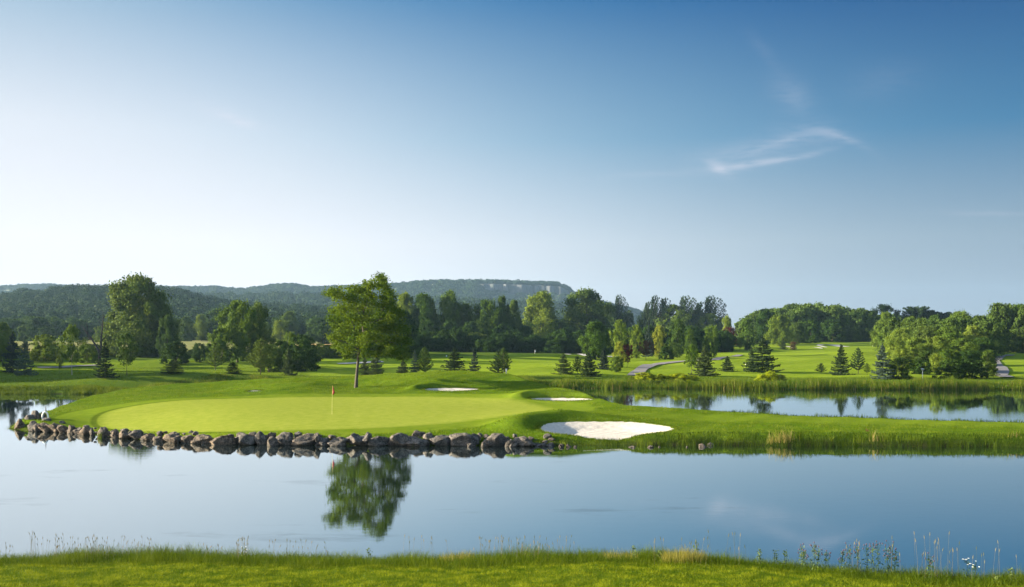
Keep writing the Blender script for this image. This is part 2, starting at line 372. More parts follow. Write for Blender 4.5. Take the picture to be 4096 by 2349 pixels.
ribbon('cart_path', [(2535, 1506, 2.6), (2552, 1492, 2.6), (2568, 1477, 2.7), (2592, 1466, 2.9), (2635, 1457, 3.2), (2700, 1450, 3.0), (2800, 1444, 2.6), (2870, 1436, 2.6), (2960, 1421, 2.4)], M['path'])
ribbon('cart_path', [(2270, 1418, 2.5), (2330, 1419, 3), (2380, 1424, 3), (2410, 1430, 3), (2450, 1427, 3)], M['palepath'])
ribbon('cart_path', [(150, 1473, 2.2), (245, 1472, 2.4), (300, 1466, 2.6), (385, 1463, 2.6)], M['path'])
ribbon('cart_path', [(4042, 1421, 3), (3995, 1430, 2.8), (3975, 1445, 2.6), (3985, 1458, 2.5), (4005, 1472, 2.4), (4012, 1487, 2.4), (4000, 1504, 2.4), (4030, 1512, 2.4)], M['path'])
ribbon('cart_path', [(1350, 1457, 2.2), (1430, 1455, 2.2), (1530, 1449, 2.2)], M['palepath'])

# ---------------------------------------------------------------- island
SH = [(-37.6, 73.0), (-36.9, 71.0), (-34.9, 69.4), (-32.8, 68.3), (-30.2, 67.4), (-27.3, 65.6), (-24.6, 63.8), (-21.7, 62.0), (-18.3, 60.9), (-14, 60.2), (-8.3, 59.7), (0, 59.5), (6, 59.5), (11, 59.6), (15.4, 59.4), (22, 59.1), (30.4, 58.7), (43, 58), (75, 57), (120, 56), (120, 66), (75, 67), (45, 69.0), (36, 71.0), (31, 72.2), (26, 73.8), (20.4, 75.6), (17.6, 77.3), (15.2, 79.3), (13.0, 81.3), (11.0, 83.1), (8.8, 85.6), (6.6, 90), (4, 98), (1, 105), (-5, 108), (-15, 109), (-28, 108), (-36, 104), (-40, 97), (-40.2, 90), (-39.3, 82), (-38.3, 76)]
SHa = np.array(SH)
def shore_dist(X, Y):
    """signed distance to the island's waterline, inside positive"""
    x = X.ravel(); y = Y.ravel(); d = np.full(x.shape, 1e9); ins = np.zeros(x.shape, bool); n = len(SHa)
    for i in range(n):
        a = SHa[i]; b_ = SHa[(i+1) % n]; e = b_-a; t = np.clip(((x-a[0])*e[0]+(y-a[1])*e[1])/(e@e), 0, 1)
        d = np.minimum(d, np.hypot(x-a[0]-t*e[0], y-a[1]-t*e[1]))
        c_ = ((a[1] > y) != (b_[1] > y)); xi = (b_[0]-a[0])*(y-a[1])/((b_[1]-a[1]) or 1e-9)+a[0]; ins ^= (c_ & (x < xi))
    return np.where(ins, d, -d).reshape(X.shape)
CP = [  # photo x, y, distance -> control heights of the turf
    (100, 1672, 73), (200, 1690, 70), (190, 1650, 77.5), (280, 1638, 80), (380, 1610, 85), (480, 1580, 91), (560, 1562, 96), (640, 1553, 98), (740, 1556, 98), (860, 1565, 97), (1000, 1548, 98), (1177, 1529, 98), (1260, 1533, 98), (1340, 1545, 98), (1400, 1549, 99), (1450, 1544, 98), (1548, 1536, 98), (1650, 1524, 98.5), (1750, 1517, 98.5), (1830, 1530, 98), (1911, 1548, 96.5), (2010, 1565, 92), (2060, 1571, 90.5), (2108, 1563, 88.5), (2169, 1563, 88.3), (2240, 1567, 87.5), (2330, 1577, 86), (2391, 1590, 84.5), (2470, 1603, 82.5), (2552, 1612, 81), (2653, 1624, 79.5), (2754, 1634, 78.2), (2854, 1646, 76), (3072, 1662, 73.2), (3233, 1672, 72), (3475, 1681, 70.5), (3677, 1686, 69.8), (3878, 1690, 69), (4096, 1697, 68.2),
    (515, 1645, 76), (700, 1600, 84), (1000, 1585, 89), (1330, 1583, 89.5), (1600, 1590, 88), (1900, 1597, 86), (2100, 1610, 83.5), (1330, 1660, 71.6), (900, 1650, 73), (1700, 1650, 73.5), (2000, 1655, 72.5), (300, 1705, 70.5), (600, 1733, 65), (1000, 1729, 62.6), (1500, 1732, 62), (2000, 1733, 62), (1100, 1563, 92), (850, 1575, 91), (1500, 1570, 92.5), (1770, 1553, 96), (1800, 1567, 92), (2250, 1607, 84), (2050, 1690, 66.5), (2150, 1668, 68.2), (2300, 1660, 69), (2450, 1664, 69), (2600, 1680, 67.8), (2720, 1700, 65.2), (2850, 1712, 64), (3072, 1725, 62.2), (3500, 1728, 62), (3900, 1732, 61.6), (4200, 1735, 61), (3072, 1690, 68), (3600, 1705, 66), (2800, 1675, 71), (5200, 1740, 60.5), (5200, 1700, 66), (2080, 1730, 62.3), (2450, 1742, 61.0),
]
cp = np.array([(Xat(a, d), d, Zat(b_, d)) for a, b_, d in CP])
def tps_fit(P, Z, lam=.02):
    n = len(P); r = np.linalg.norm(P[:, None]-P[None], axis=-1); K = np.where(r > 0, r*r*np.log(r+1e-9), 0)+lam*np.eye(n)*100
    A = np.zeros((n+3, n+3)); A[:n, :n] = K; A[:n, n] = 1; A[:n, n+1:] = P; A[n, :n] = 1; A[n+1:, :n] = P.T
    return np.linalg.solve(A, np.concatenate([Z, np.zeros(3)]))
cw = tps_fit(cp[:, :2], cp[:, 2])
def tps(X, Y):
    out = np.full(X.shape, cw[-3], float)+cw[-2]*X+cw[-1]*Y
    for (a, b_, _), w in zip(cp, cw[:-3]):
        r2 = (X-a)**2+(Y-b_)**2; out += w*.5*r2*np.log(r2+1e-9)
    return out
BUNK = [  # centre x, y, half sizes, rotation, dip, raised lip, level, tilt
    (5.95, 63.75, 4.35, 3.0, R(-2), .38, .52, .74, .22),
    (-5.9, 94.3, 2.65, 1.5, R(3), .16, .32, 1.63, .08),
    (4.25, 85.2, 2.85, 1.35, R(-10), .16, .30, 1.26, .05),
    (-24.2, 92.6, .9, .5, 0, .08, .02, 1.58, .03),
]
def bunk_r(bk, X, Y):
    cx, cy, a, b_, rot = bk[:5]; dx, dy = X-cx, Y-cy; u = dx*math.cos(rot)+dy*math.sin(rot); v = -dx*math.sin(rot)+dy*math.cos(rot)
    th = np.arctan2(v/b_, u/a); wob = 1+.035*np.sin(3*th+1)+.025*np.sin(5*th+2.2)
    return np.hypot(u/a, v/b_)/wob, u/a, v/b_
def green_sd(X, Y):
    u = (X+14.2)/16.6; sk = (Y-76.2-.0*X)/13.0; r = np.hypot(u, sk); th = np.arctan2(sk, u)
    r = r/(1+.05*np.sin(2*th+.6)+.03*np.sin(3*th)); return (r-1)*14
def zisl(X, Y, carve=True):
    X = np.asarray(X, float); Y = np.asarray(Y, float); d = shore_dist(X, Y); z = tps(X, Y)
    z = z+(.02*np.sin(X*.9+Y*.4)*np.sin(Y*.8)+.015*np.sin(X*2.1-Y*1.3))*(.15+.85*ss(green_sd(X, Y), 1, 5))
    k = ss(d, -.2, 1.9); wv = .35*np.sin(X*.8)+.2*np.sin(X*2.3+1)
    k = ss(d+.25*wv, -.1, 1.7+2.4*ss(X, 7, 9.5)*ss(Y, 77.5, 80.5)*(1-ss(X, 17, 21)))
    for bk in BUNK:
        r, u, v = bunk_r(bk, X, Y)
        lip = np.exp(-((r-1.40)/.36)**2)*bk[6]*np.clip(.30-.8*u+.15*v, 0, 1)*ss(v, -.75, .15)      # raised turf on the sun side
        z = z+lip; w = ss(1.28-r, 0, .30)
        z = z*(1-w)+(bk[7]+bk[8]*v-bk[5]*ss(1.05-r, 0, .6))*w
    return np.where(d > -.2, z*k-.25*(1-k), -.25+np.maximum(d+.2, -2.5)*.5)
m, N, L, b, c, (big, mid, fin) = ground_mat('island_turf', (.050, .100, .006), (.100, .160, .010), (.12, .165, .014), .6)
grn = ramp(N, L, noise(N, L, 1.7, 6, .7), [(.32, (.175, .222, .026)), (.5, (.210, .250, .034)), (.68, (.245, .275, .046))])
frg = ramp(N, L, noise(N, L, 1.2, 5, .6), [(.3, (.095, .150, .010)), (.7, (.140, .190, .016))])
v_t = None
gd = attr(N, 'green')   # signed distance to the putting green's edge, inside negative
def step(x, a, b_):
    n = N.new('ShaderNodeMapRange'); n.inputs[1].default_value = a; n.inputs[2].default_value = b_; L.new(x, n.inputs[0]); return n.outputs[0]
c = mixc(N, L, step(gd, 3.2, 2.6), c, frg)
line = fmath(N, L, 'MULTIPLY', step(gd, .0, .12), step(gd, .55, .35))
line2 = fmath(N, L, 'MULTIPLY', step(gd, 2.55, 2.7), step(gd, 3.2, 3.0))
edge = noise(N, L, 1.3, 4, .6, v_t)
gde = fmath(N, L, 'ADD', gd, fmath(N, L, 'MULTIPLY', fmath(N, L, 'SUBTRACT', edge, .5), 1.1))
c = mixc(N, L, step(gde, .5, -.5), c, grn)
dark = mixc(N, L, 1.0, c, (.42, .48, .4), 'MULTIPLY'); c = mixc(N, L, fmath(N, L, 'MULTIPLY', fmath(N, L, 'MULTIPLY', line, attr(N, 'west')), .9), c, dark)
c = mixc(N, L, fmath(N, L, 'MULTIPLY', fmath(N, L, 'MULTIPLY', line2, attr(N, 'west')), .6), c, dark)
c = mixc(N, L, attr(N, 'fair'), c, frg)
c = mixc(N, L, attr(N, 'mud'), c, (.03, .028, .014)); L.new(c, b.inputs['Base Color']); M['islturf'] = m
xs = np.arange(-44, 78, .2); ys = np.arange(53, 113, .2)
XI, YI = np.meshgrid(xs, ys); ZI = zisl(XI, YI)
for bk in BUNK:
    r, u, v = bunk_r(bk, XI, YI); ZI = ZI-.10*ss(.99-r, 0, .03)
dI = shore_dist(XI, YI)
pxI = XI/YI*F+CX
fairI = np.exp(-((YI-(71.5-.13*(XI-12)))/3.2)**4)*ss(XI, 2, 9)*.75
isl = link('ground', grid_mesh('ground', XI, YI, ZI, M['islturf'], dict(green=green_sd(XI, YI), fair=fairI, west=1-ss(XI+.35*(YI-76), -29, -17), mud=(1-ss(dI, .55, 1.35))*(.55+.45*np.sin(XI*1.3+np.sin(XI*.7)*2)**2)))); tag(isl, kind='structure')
def sand(bk):
    ths = np.linspace(0, 2*math.pi, 97); rs = np.linspace(0, 1, 26); Rg, Tg = np.meshgrid(rs, ths, indexing='ij')
    wob = 1+.035*np.sin(3*Tg+1)+.025*np.sin(5*Tg+2.2)+.008*np.sin(17*Tg)+.006*np.sin(29*Tg+1)
    u = Rg*np.cos(Tg)*wob*bk[2]; v = Rg*np.sin(Tg)*wob*bk[3]; rot = bk[4]
    X = bk[0]+u*math.cos(rot)-v*math.sin(rot); Y = bk[1]+u*math.sin(rot)+v*math.cos(rot)
    Z = zisl(X, Y)-.035+.015*np.sin(X*6)*np.sin(Y*7)+.05*np.clip(Rg-.93, 0, 1)
    o = link('sand_bunker', grid_mesh('sand_bunker', X, Y, Z, M['sand'])); tag(o, kind='structure')
for bk in BUNK: sand(bk)
# far bunkers on the right-hand fairway
def far_sand(px, py, wpx, dep):
    D = hit(px, py, 200); cx = Xat(px, D); a = wpx*D/F/2
    th = np.linspace(0, 2*math.pi, 40); Rg, Tg = np.meshgrid(np.linspace(0, 1, 6), th, indexing='ij')
    X = cx+Rg*np.cos(Tg)*a*(1+.12*np.sin(3*Tg)); Y = D+Rg*np.sin(Tg)*dep
    o = link('sand_bunker', grid_mesh('sand_bunker', X, Y, zfar(X, Y)+.12, M['sand'])); tag(o, kind='structure')
for a in [(3332, 1381, 62, 16), (3262, 1391, 26, 7), (3288, 1387, 18, 6), (3152, 1388, 16, 6)]: far_sand(*a)

# ---------------------------------------------------------------- near bank
def shoreD(X): return 28.4-2.3*ss(X, 3.5, 13)+.25*np.sin(X*.5)
def znear(X, D):
    s = shoreD(np.asarray(X, float))-np.asarray(D, float)
    z = np.interp(s, [-6, 0, .8, 1.6, 2.4, 3.2, 4.2, 6.5, 9, 13, 20, 28, 60], [-1.6, 0, .16, .38, .62, .78, .88, 1.02, 1.3, 2.0, 3.6, 4.9, 5.6])
    return z+.02*np.sin(X*1.3+D)+.012*np.sin(X*3.1-D*2)
m, N, L, b, c, _ = ground_mat('near_lawn', (.045, .080, .006), (.09, .130, .010), (.10, .135, .014), .5); M['nearturf'] = m
xs = np.arange(-30, 30, .15); ys = np.concatenate([np.arange(-25, 20, 1.0), np.arange(20, 34.5, .12)])
XN, YN = np.meshgrid(xs, ys)
lawn = link('ground', grid_mesh('ground', XN, YN, znear(XN, YN), M['nearturf'])); tag(lawn, kind='structure')

# ---------------------------------------------------------------- pond
m, nt, N, L = newmat('pond_water')
tc = N.new('ShaderNodeTexCoord'); v = tc.outputs['Object']
n1 = noise(N, L, 1.1, 4, .6, v, stretch=(1, 1.6, 1)); n2 = noise(N, L, 9, 3, .5, v, stretch=(.55, 1.2, 1)); n3 = noise(N, L, .07, 3, .5, v, stretch=(.35, 1, 1))
amp = ramp(N, L, n3, [(.38, (.25,)*3), (.65, (1,)*3)])
h_ = fmath(N, L, 'ADD', fmath(N, L, 'MULTIPLY', n1, .6), fmath(N, L, 'MULTIPLY', n2, .12))
bp = N.new('ShaderNodeBump'); bp.inputs['Distance'].default_value = .0055; bp.inputs['Strength'].default_value = .8
L.new(fmath(N, L, 'MULTIPLY', h_, amp), bp.inputs['Height'])
gl = N.new('ShaderNodeBsdfGlossy'); gl.inputs['Roughness'].default_value = .012; gl.inputs['Color'].default_value = (.91, .98, 1, 1); L.new(bp.outputs[0], gl.inputs['Normal'])
df = N.new('ShaderNodeBsdfDiffuse'); df.inputs[0].default_value = (.008, .014, .012, 1)
fz = N.new('ShaderNodeFresnel'); fz.inputs[0].default_value = 1.6; L.new(bp.outputs[0], fz.inputs['Normal'])
f2 = fmath(N, L, 'MULTIPLY', fmath(N, L, 'POWER', fz.outputs[0], .38), 1.0, True)
# a skin of pollen and algae in drifting patches
al = noise(N, L, .16, 6, .7, v, stretch=(.45, 1.3, 1)); am = ramp(N, L, al, [(.60, (0, 0, 0)), (.70, (.16,)*3)])
f2 = fmath(N, L, 'SUBTRACT', f2, am, True)
mx = N.new('ShaderNodeMixShader'); L.new(f2, mx.inputs[0]); L.new(df.outputs[0], mx.inputs[1]); L.new(gl.outputs[0], mx.inputs[2])
o = N.new('ShaderNodeOutputMaterial'); L.new(mx.outputs[0], o.inputs[0]); M['water'] = m
V = np.array([(-90, 22, 0), (130, 22, 0), (130, 131, 0), (-90, 131, 0)], float)
w_ = link('water', mesh_np('water', V, np.array([(0, 1, 2, 3)]), M['water'])); tag(w_, kind='structure')
V = V+np.array([0, 0, -2.2]); V[:2, 1] = 20; V[2:, 1] = 140
w_ = link('pond_bed', mesh_np('pond_bed', V, np.array([(0, 1, 2, 3)]), M['soil'])); tag(w_, kind='structure')

# ---------------------------------------------------------------- tree shapes (height 1, width 1, foot at the origin)
def crown_broad(seed, low=.10, top=1.0, leaf=.020, lobes=46, per=300, egg=.55, gap=0.0, pw=2.7):
    g = np.random.default_rng(seed); C, O, T = [], [], []
    ph = g.uniform(0, 6.28, 4)
    for k in range(lobes):
        zt = low+(top-low)*(k+.5+g.uniform(-.5, .5))/lobes; t = (zt-low)/(top-low)
        prof = max(.05, 1-abs(2*t**egg-1)**pw)**.5*(1+.16*math.sin(9*t+ph[2]))
        th = k*2.399+g.uniform(-.5, .5); rr = .5*prof*(1+.16*math.sin(2*th+ph[0])+.12*math.sin(3*th+ph[1]+4*t))
        lr = g.uniform(.07, .165)*(.7+.4*prof); d = max(0, rr-lr*.8)*(g.uniform(.82, 1.12) if g.random() < .8 else g.uniform(.1, .7))
        c = np.array([d*math.cos(th), d*math.sin(th), min(zt, top-lr*.7)])
        m_ = max(5, int(per*g.uniform(.6, 1.3)/22)); sub = unit(g.normal(size=(m_, 3)))*lr*g.uniform(.45, 1.0, (m_, 1))*np.array([1, 1, .75])
        tn = g.uniform(0, 1)*.45
        for s_ in sub:
            q = 22; p = c+s_+g.normal(size=(q, 3))*lr*.26*np.array([1, 1, .8])
            C.append(p); O.append(np.repeat(unit(s_+.4*unit(c-np.array([0, 0, .5])))[None], q, 0)); T.append(np.clip(tn+g.uniform(0, .35)+g.uniform(0, .3, q), 0, 1))
    C, O, T = map(np.concatenate, (C, O, T)); C[:, 2] = np.maximum(C[:, 2], .03)
    return leaves(C, leaf, O, T, g, 1.5)
def limbs(seed, n=7, spread=.33, h=.75, r=.022, z0=.16):
    g = np.random.default_rng(seed+99); out = []
    z = np.linspace(0, h, 7); wob = np.cumsum(g.normal(size=(7, 2))*.008, 0); wob[0] = 0
    tr = np.concatenate([wob, z[:, None]], 1); out.append((tr, r*(1-.8*z/h)+r*.5*np.exp(-z*60)))
    for k in range(n):
        a = k*2.4+g.uniform(-.4, .4); zb = z0+(h-z0)*.8*k/n; b_ = np.array([np.interp(zb, z, wob[:, 0]), np.interp(zb, z, wob[:, 1]), zb])
        L_ = spread*g.uniform(.7, 1.1)*(1-.5*k/n); t = np.linspace(0, 1, 5)[:, None]
        d = np.array([math.cos(a), math.sin(a), 0]); pts = b_+d*L_*t+np.array([0, 0, 1])*L_*(.75*t**1.3)+g.normal(size=(5, 3))*.006*t
        out.append((pts, r*.5*(1-.85*t[:, 0])*(1-.4*k/n)))
    return out
def crown_spruce(seed, low=.05, whorls=17, br=9, droop=.22, leaf=.020, gap=.12, fat=1.0, tip=.78):
    g = np.random.default_rng(seed); C, O, T = [], [], []
    for w in range(whorls):
        t = (w+g.uniform(-.2, .2))/whorls; zt = low+(.97-low)*t; Lr = .5*fat*(1-t)**tip+.015
        for k in range(br):
            if g.random() < gap: continue
            a = k*6.283/br+w*.7+g.uniform(-.25, .25); L_ = Lr*g.uniform(.55, 1.15); zt2 = zt+g.normal()*.012; q = int(26+230*L_)
            u = g.uniform(.06, 1, q)**.8; side = g.normal(size=q)*.05*(1.15-u)*(L_/.4+.25); rad = L_*u
            z = zt2-droop*rad*(1-.6*u)+.10*L_*u**3+g.normal(size=q)*.008
            C.append(np.stack([rad*math.cos(a)-side*math.sin(a), rad*math.sin(a)+side*math.cos(a), z], 1))
            O.append(np.stack([np.full(q, math.cos(a)*.5), np.full(q, math.sin(a)*.5), np.full(q, .6)], 1)); T.append(np.clip(u*.55+g.uniform(0, .45, q), 0, 1))
    q = 60; z = 1-g.uniform(0, .10, q); C.append(np.stack([g.normal(size=q)*.006*(1+(1-z)*30), g.normal(size=q)*.006*(1+(1-z)*30), z], 1)); O.append(np.zeros((q, 3))+.3); T.append(g.uniform(.3, 1, q))
    C, O, T = map(np.concatenate, (C, O, T)); C[:, 2] = np.maximum(C[:, 2], .015)
    return leaves(C, leaf, O, T, g, .5, .42)
def crown_pine(seed, low=.2, whorls=9, br=6, rise=.35, leaf=.017, wind=0.0, per=26, prof=None, top=.97):
    """young or wind-shaped pine: tufts of needles along rising boughs"""
    g = np.random.default_rng(seed); C, O, T = [], [], []; B = []
    for w in range(whorls):
        t = w/whorls; zt = low+(top-low)*t; Lr = (.5*(1-t)**.75 if prof is None else prof(t))+.02
        for k in range(br):
            a = k*6.283/br+w*.9+g.uniform(-.3, .3); L_ = Lr*g.uniform(.55, 1.1)*(1+wind*math.cos(a)*.75)
            if L_ < .02: continue
            dx = math.cos(a)+wind*.5; dy = math.sin(a); nseg = max(2, int(L_/.055))
            for j in range(nseg):
                u = (j+1)/nseg
                c = np.array([dx*L_*u, dy*L_*u, zt+rise*L_*u**1.5+wind*.10*u]); q = int(per*(.6+.6*u)); s_ = g.normal(size=(q, 3))*np.array([.024, .024, .014])
                C.append(c+s_); O.append(unit(s_+np.array([0, 0, .02]))); T.append(np.clip(g.uniform(0, .45)+g.uniform(0, .5, q), 0, 1))
            tt = np.linspace(0, 1, 4)[:, None]
            B.append((np.concatenate([dx*L_*tt, dy*L_*tt, zt+rise*L_*tt**1.5], 1), .006*(1-.7*tt[:, 0])))
    q = 50; z = top+.03-g.uniform(0, .1, q); C.append(np.stack([g.normal(size=q)*.012, g.normal(size=q)*.012, z], 1)); O.append(np.zeros((q, 3))+.3); T.append(g.uniform(.3, 1, q))
    C, O, T = map(np.concatenate, (C, O, T))
    z = np.linspace(0, .95, 7); B.append((np.stack([z*0, z*0, z], 1), .014*(1-.9*z)+.002))
    return leaves(C, leaf, O, T, g, .5, .4), B
def mk(name, VFT, mat): return mesh_np(name, VFT[0], VFT[1], mat, dict(tint=VFT[2]))
SHAPE = {}; ARR = {}
def shape(key, VFT, tr): ARR[key] = VFT; SHAPE[key] = (VFT, tr)
for i in range(4): shape('broad%d' % i, crown_broad(10+i, .07, 1.0, .0165, 46, 440, [.62, .75, .55, .68][i]), limbs(10+i))
for i in range(2): shape('tall%d' % i, crown_broad(30+i, .05, 1.0, .0150, 76, 380, .66, pw=1.9), limbs(30+i, 8, .22, .8, .018, .12))
for i in range(2): shape('bush%d' % i, crown_broad(40+i, .0, 1.0, .026, 34, 300, .62), limbs(40+i, 5, .3, .6, .02, .05))
for i in range(2): shape('young%d' % i, crown_broad(50+i, .30, 1.0, .021, 40, 120, .7), limbs(50+i, 7, .22, .85, .014, .3))
for i in range(2): shape('column%d' % i, crown_broad(60+i, .04, 1.0, .021, 44, 210, .95), limbs(60+i, 5, .15, .8, .016, .1))
trunk1 = [(np.array([[0, 0, 0], [0, 0, .5], [0, 0, .95]]), np.array([.017, .010, .002]))]
for i in range(4): shape('spruce%d' % i, crown_spruce(70+i, [.05, .08, .04, .10][i], [17, 15, 19, 14][i], 9, [.22, .30, .15, .35][i], .021, [.08, .16, .05, .2][i], 1, [.8, .72, .9, .75][i]), trunk1)
shape('lowfir0', crown_spruce(80, .03, 9, 11, .05, .034, .05, 1, .55), trunk1)
for i in range(3):
    a, b_ = crown_pine(90+i, [.22, .16, .30][i], [10, 9, 8][i], 6, .35, .019); shape('pine%d' % i, a, b_)
a, b_ = crown_pine(95, .35, 11, 6, .5, .017, .45, 30); shape('wind0', a, b_)
a, b_ = crown_pine(96, .30, 12, 6, .45, .017, .55, 30, lambda t: .42*(1-t)**.6+.03); shape('wind1', a, b_)
a, b_ = crown_pine(97, .30, 12, 7, .2, .020, 0, 44, lambda t: .46*math.sin(math.pi*(.15+.85*(1-t)))**.5+.03); shape('scots0', a, b_)
MESH = {}
def meshes(key, mat, bark='bark'):
    if (key, mat) not in MESH: MESH[key, mat] = mk(key+'_'+mat+'_crown', SHAPE[key][0], M[mat])
    if (key, bark) not in MESH: MESH[key, bark] = tubes_mesh(key+'_'+bark+'_trunk', SHAPE[key][1], M[bark])
    return MESH[key, mat], MESH[key, bark]
HP = 1.0
def tree(name, key, mat, px, by, ty, w, label, group=None, cat='tree', D=None, bark='bark', zf=zfar, sink=.05):
    """px column, base row, top row and crown width in photo pixels; D only where other plants hide the foot"""
    if D is None: D = hit(px, by)
    X = Xat(px, D); z0 = float(zf(X, D)); h = (Zat(ty, D)-z0); wd = w*D/F*1.06
    r = empty(name, (X, D, z0-sink), label, cat, group)
    cm, tm = meshes(key, mat, bark); rz = random.uniform(0, 6.28) if not key.startswith('wind') else random.uniform(-.3, .3)
    for nme, me in (('crown', cm), ('trunk', tm)):
        o = link(nme, me, r); o.rotation_euler = (0, 0, rz); o.scale = (wd, wd, h*1.0)
    return r
G1 = 'spruces and pines planted along the far bank'; G2 = 'trees of the wood behind the fairway'; G3 = 'trees in the bright clump on the right bank'; G4 = 'trees on the left side of the course'; G5 = 'garden trees around the cart path'; G6 = 'far round trees by the fields'
# left side
tree('blue_spruce', 'spruce1', 'blue', 50, 1493, 1324, 92, 'blue grey spruce at the left edge of the picture, left one of an overlapping pair', G1)
tree('blue_spruce', 'spruce3', 'blue', 101, 1505, 1338, 84, 'blue grey spruce right of and in front of its twin at the left edge', G1)
tree('broadleaf_tree', 'broad1', 'leaf', 6, 1446, 1288, 90, 'leafy tree cut by the left edge behind the blue spruces', G4)
tree('broadleaf_tree', 'bush0', 'leaf', 181, 1446, 1338, 128, 'round bushy tree lit yellow green between the blue spruces and a pale trunked young tree', G4)
tree('young_tree', 'young0', 'leaf', 288, 1501, 1300, 100, 'young tree with pale trunk on the left lawn, left of the dead tree', G4, bark='palebark')
tree('sapling', 'young1', 'leafdark', 239, 1496, 1400, 26, 'thin nearly bare sapling just left of the pale trunked young tree', G4)
tree('spruce_tree', 'spruce3', 'spruce', 420, 1515, 1362, 90, 'dark ragged spruce in front of the dead tree and the giant tree', G1)
tree('young_tree', 'young1', 'leafdark', 508, 1503, 1328, 80, 'young dark tree with slim trunk on the lawn in front of the giant tree', G4)
tree('broadleaf_tree', 'bush1', 'leaf', 352, 1452, 1376, 86, 'low bushy tree left of the dead tree', G4)
tree('giant_tree', 'tall0', 'leafdark', 548, 1440, 1106, 262, 'tallest tree on the left, giant broadleaf rising above the distant ridge', G4, D=232)
tree('broadleaf_tree', 'tall1', 'leafdark', 628, 1438, 1168, 150, 'tall dark broadleaf tree joined to the right side of the giant tree', G4, D=236)
tree('broadleaf_tree', 'broad0', 'leafdark', 668, 1425, 1262, 80, 'smaller dark tree low on the right flank of the giant tree', G4, D=225)
tree('hedgerow_tree', 'bush0', 'leafdark', 706, 1455, 1366, 104, 'dark round bush of the hedgerow directly right of the giant tree', G4)
tree('hedgerow_tree', 'column0', 'leafdark', 797, 1450, 1372, 56, 'narrow dark bush of the hedgerow left of the two leafy trees', G4)
tree('low_evergreen', 'lowfir0', 'spruce', 692, 1493, 1447, 98, 'low spreading evergreen under the hedgerow, left of the grassy mound', G1)
tree('low_evergreen', 'lowfir0', 'spruce', 932, 1495, 1446, 66, 'small low evergreen on the lawn right of the grassy mound', G1)
tree('young_tree', 'pine1', 'pine', 861, 1483, 1362, 80, 'open young pine on the lawn in front of the two leafy trees', G1)
tree('broadleaf_tree', 'broad2', 'leaf', 950, 1444, 1203, 165, 'big leafy tree with sunlit left side, left one of a touching pair', G4, D=195)
tree('broadleaf_tree', 'broad3', 'leafdark', 1032, 1444, 1212, 112, 'darker leafy tree, right of a touching pair between giant tree and island tree', G4, D=200)
tree('broadleaf_tree', 'bush1', 'leaf', 888, 1444, 1312, 100, 'lower sunlit leafy tree at the left foot of the touching pair', G4, D=190)
tree('pine_tree', 'pine0', 'pine', 1042, 1503, 1352, 112, 'feathery young pine on the bank below the touching pair of leafy trees', G1)
tree('broadleaf_tree', 'bush0', 'leafdark', 1212, 1456, 1340, 150, 'wide dark rounded bush tree left of the island tree', G4, D=166)
tree('broadleaf_tree', 'young0', 'leaf', 1166, 1462, 1328, 76, 'leafy tree top poking above the wide dark bush left of the island tree', G4, D=178)
tree('pine_tree', 'pine1', 'pine', 1110, 1480, 1385, 84, 'dark young pine between the feathery pine and the brownish spruce', G1)
tree('spruce_tree', 'spruce0', 'spruce', 1153, 1503, 1384, 64, 'brownish spruce on the bank at the foot of the wide dark bush', G1)
tree('broadleaf_tree', 'bush1', 'leafdark', 1078, 1490, 1378, 112, 'dense dark round tree behind the feathery young pine', G4, D=153)
tree('broadleaf_tree', 'broad1', 'leafdark', 1128, 1490, 1362, 112, 'dense dark tree behind the brownish spruce on the left bank', G4, D=161)
tree('broadleaf_tree', 'bush0', 'leafdark', 1196, 1480, 1384, 120, 'dark spreading bush in front of the wide dark rounded one', G4, D=157)
# far round trees
for (px, by, ty, w, key, mat, D, lab) in [
    (742, 1348, 1268, 78, 'bush0', 'leafdark', 430, 'round dark tree at the edge of the pale field right of the giant tree'),
    (806, 1348, 1258, 66, 'broad1', 'leaf', 440, 'round far tree at the field edge, second from the giant tree'),
    (868, 1348, 1236, 76, 'broad2', 'leafdark', 430, 'tall far tree at the field edge touching the big leafy pair'),
    (1294, 1372, 1304, 84, 'bush1', 'leafdark', 390, 'single round tree on the pale field just left of the island tree'),
    (1122, 1366, 1282, 76, 'broad0', 'leaf', 400, 'pale green round tree on the field edge right of the leafy pair'),
    (1065, 1372, 1290, 60, 'broad3', 'leaf', 390, 'misty green tree on the field edge half behind the leafy pair'),
    (1160, 1350, 1244, 70, 'broad1', 'leafdark', 450, 'brownish far tree before the dark wood left of the island tree'),
    (400, 1352, 1305, 50, 'bush0', 'leaf', 400, 'small round field tree seen beside the dead tree'),
    (108, 1352, 1298, 80, 'bush1', 'leafdark', 420, 'far dark round tree above the blue spruces'),
    (190, 1352, 1308, 74, 'bush0', 'leafdark', 430, 'far dark round tree above the round bushy tree on the left')]:
    tree('round_tree', key, mat, px, by, ty, w, lab, G6, D=D)
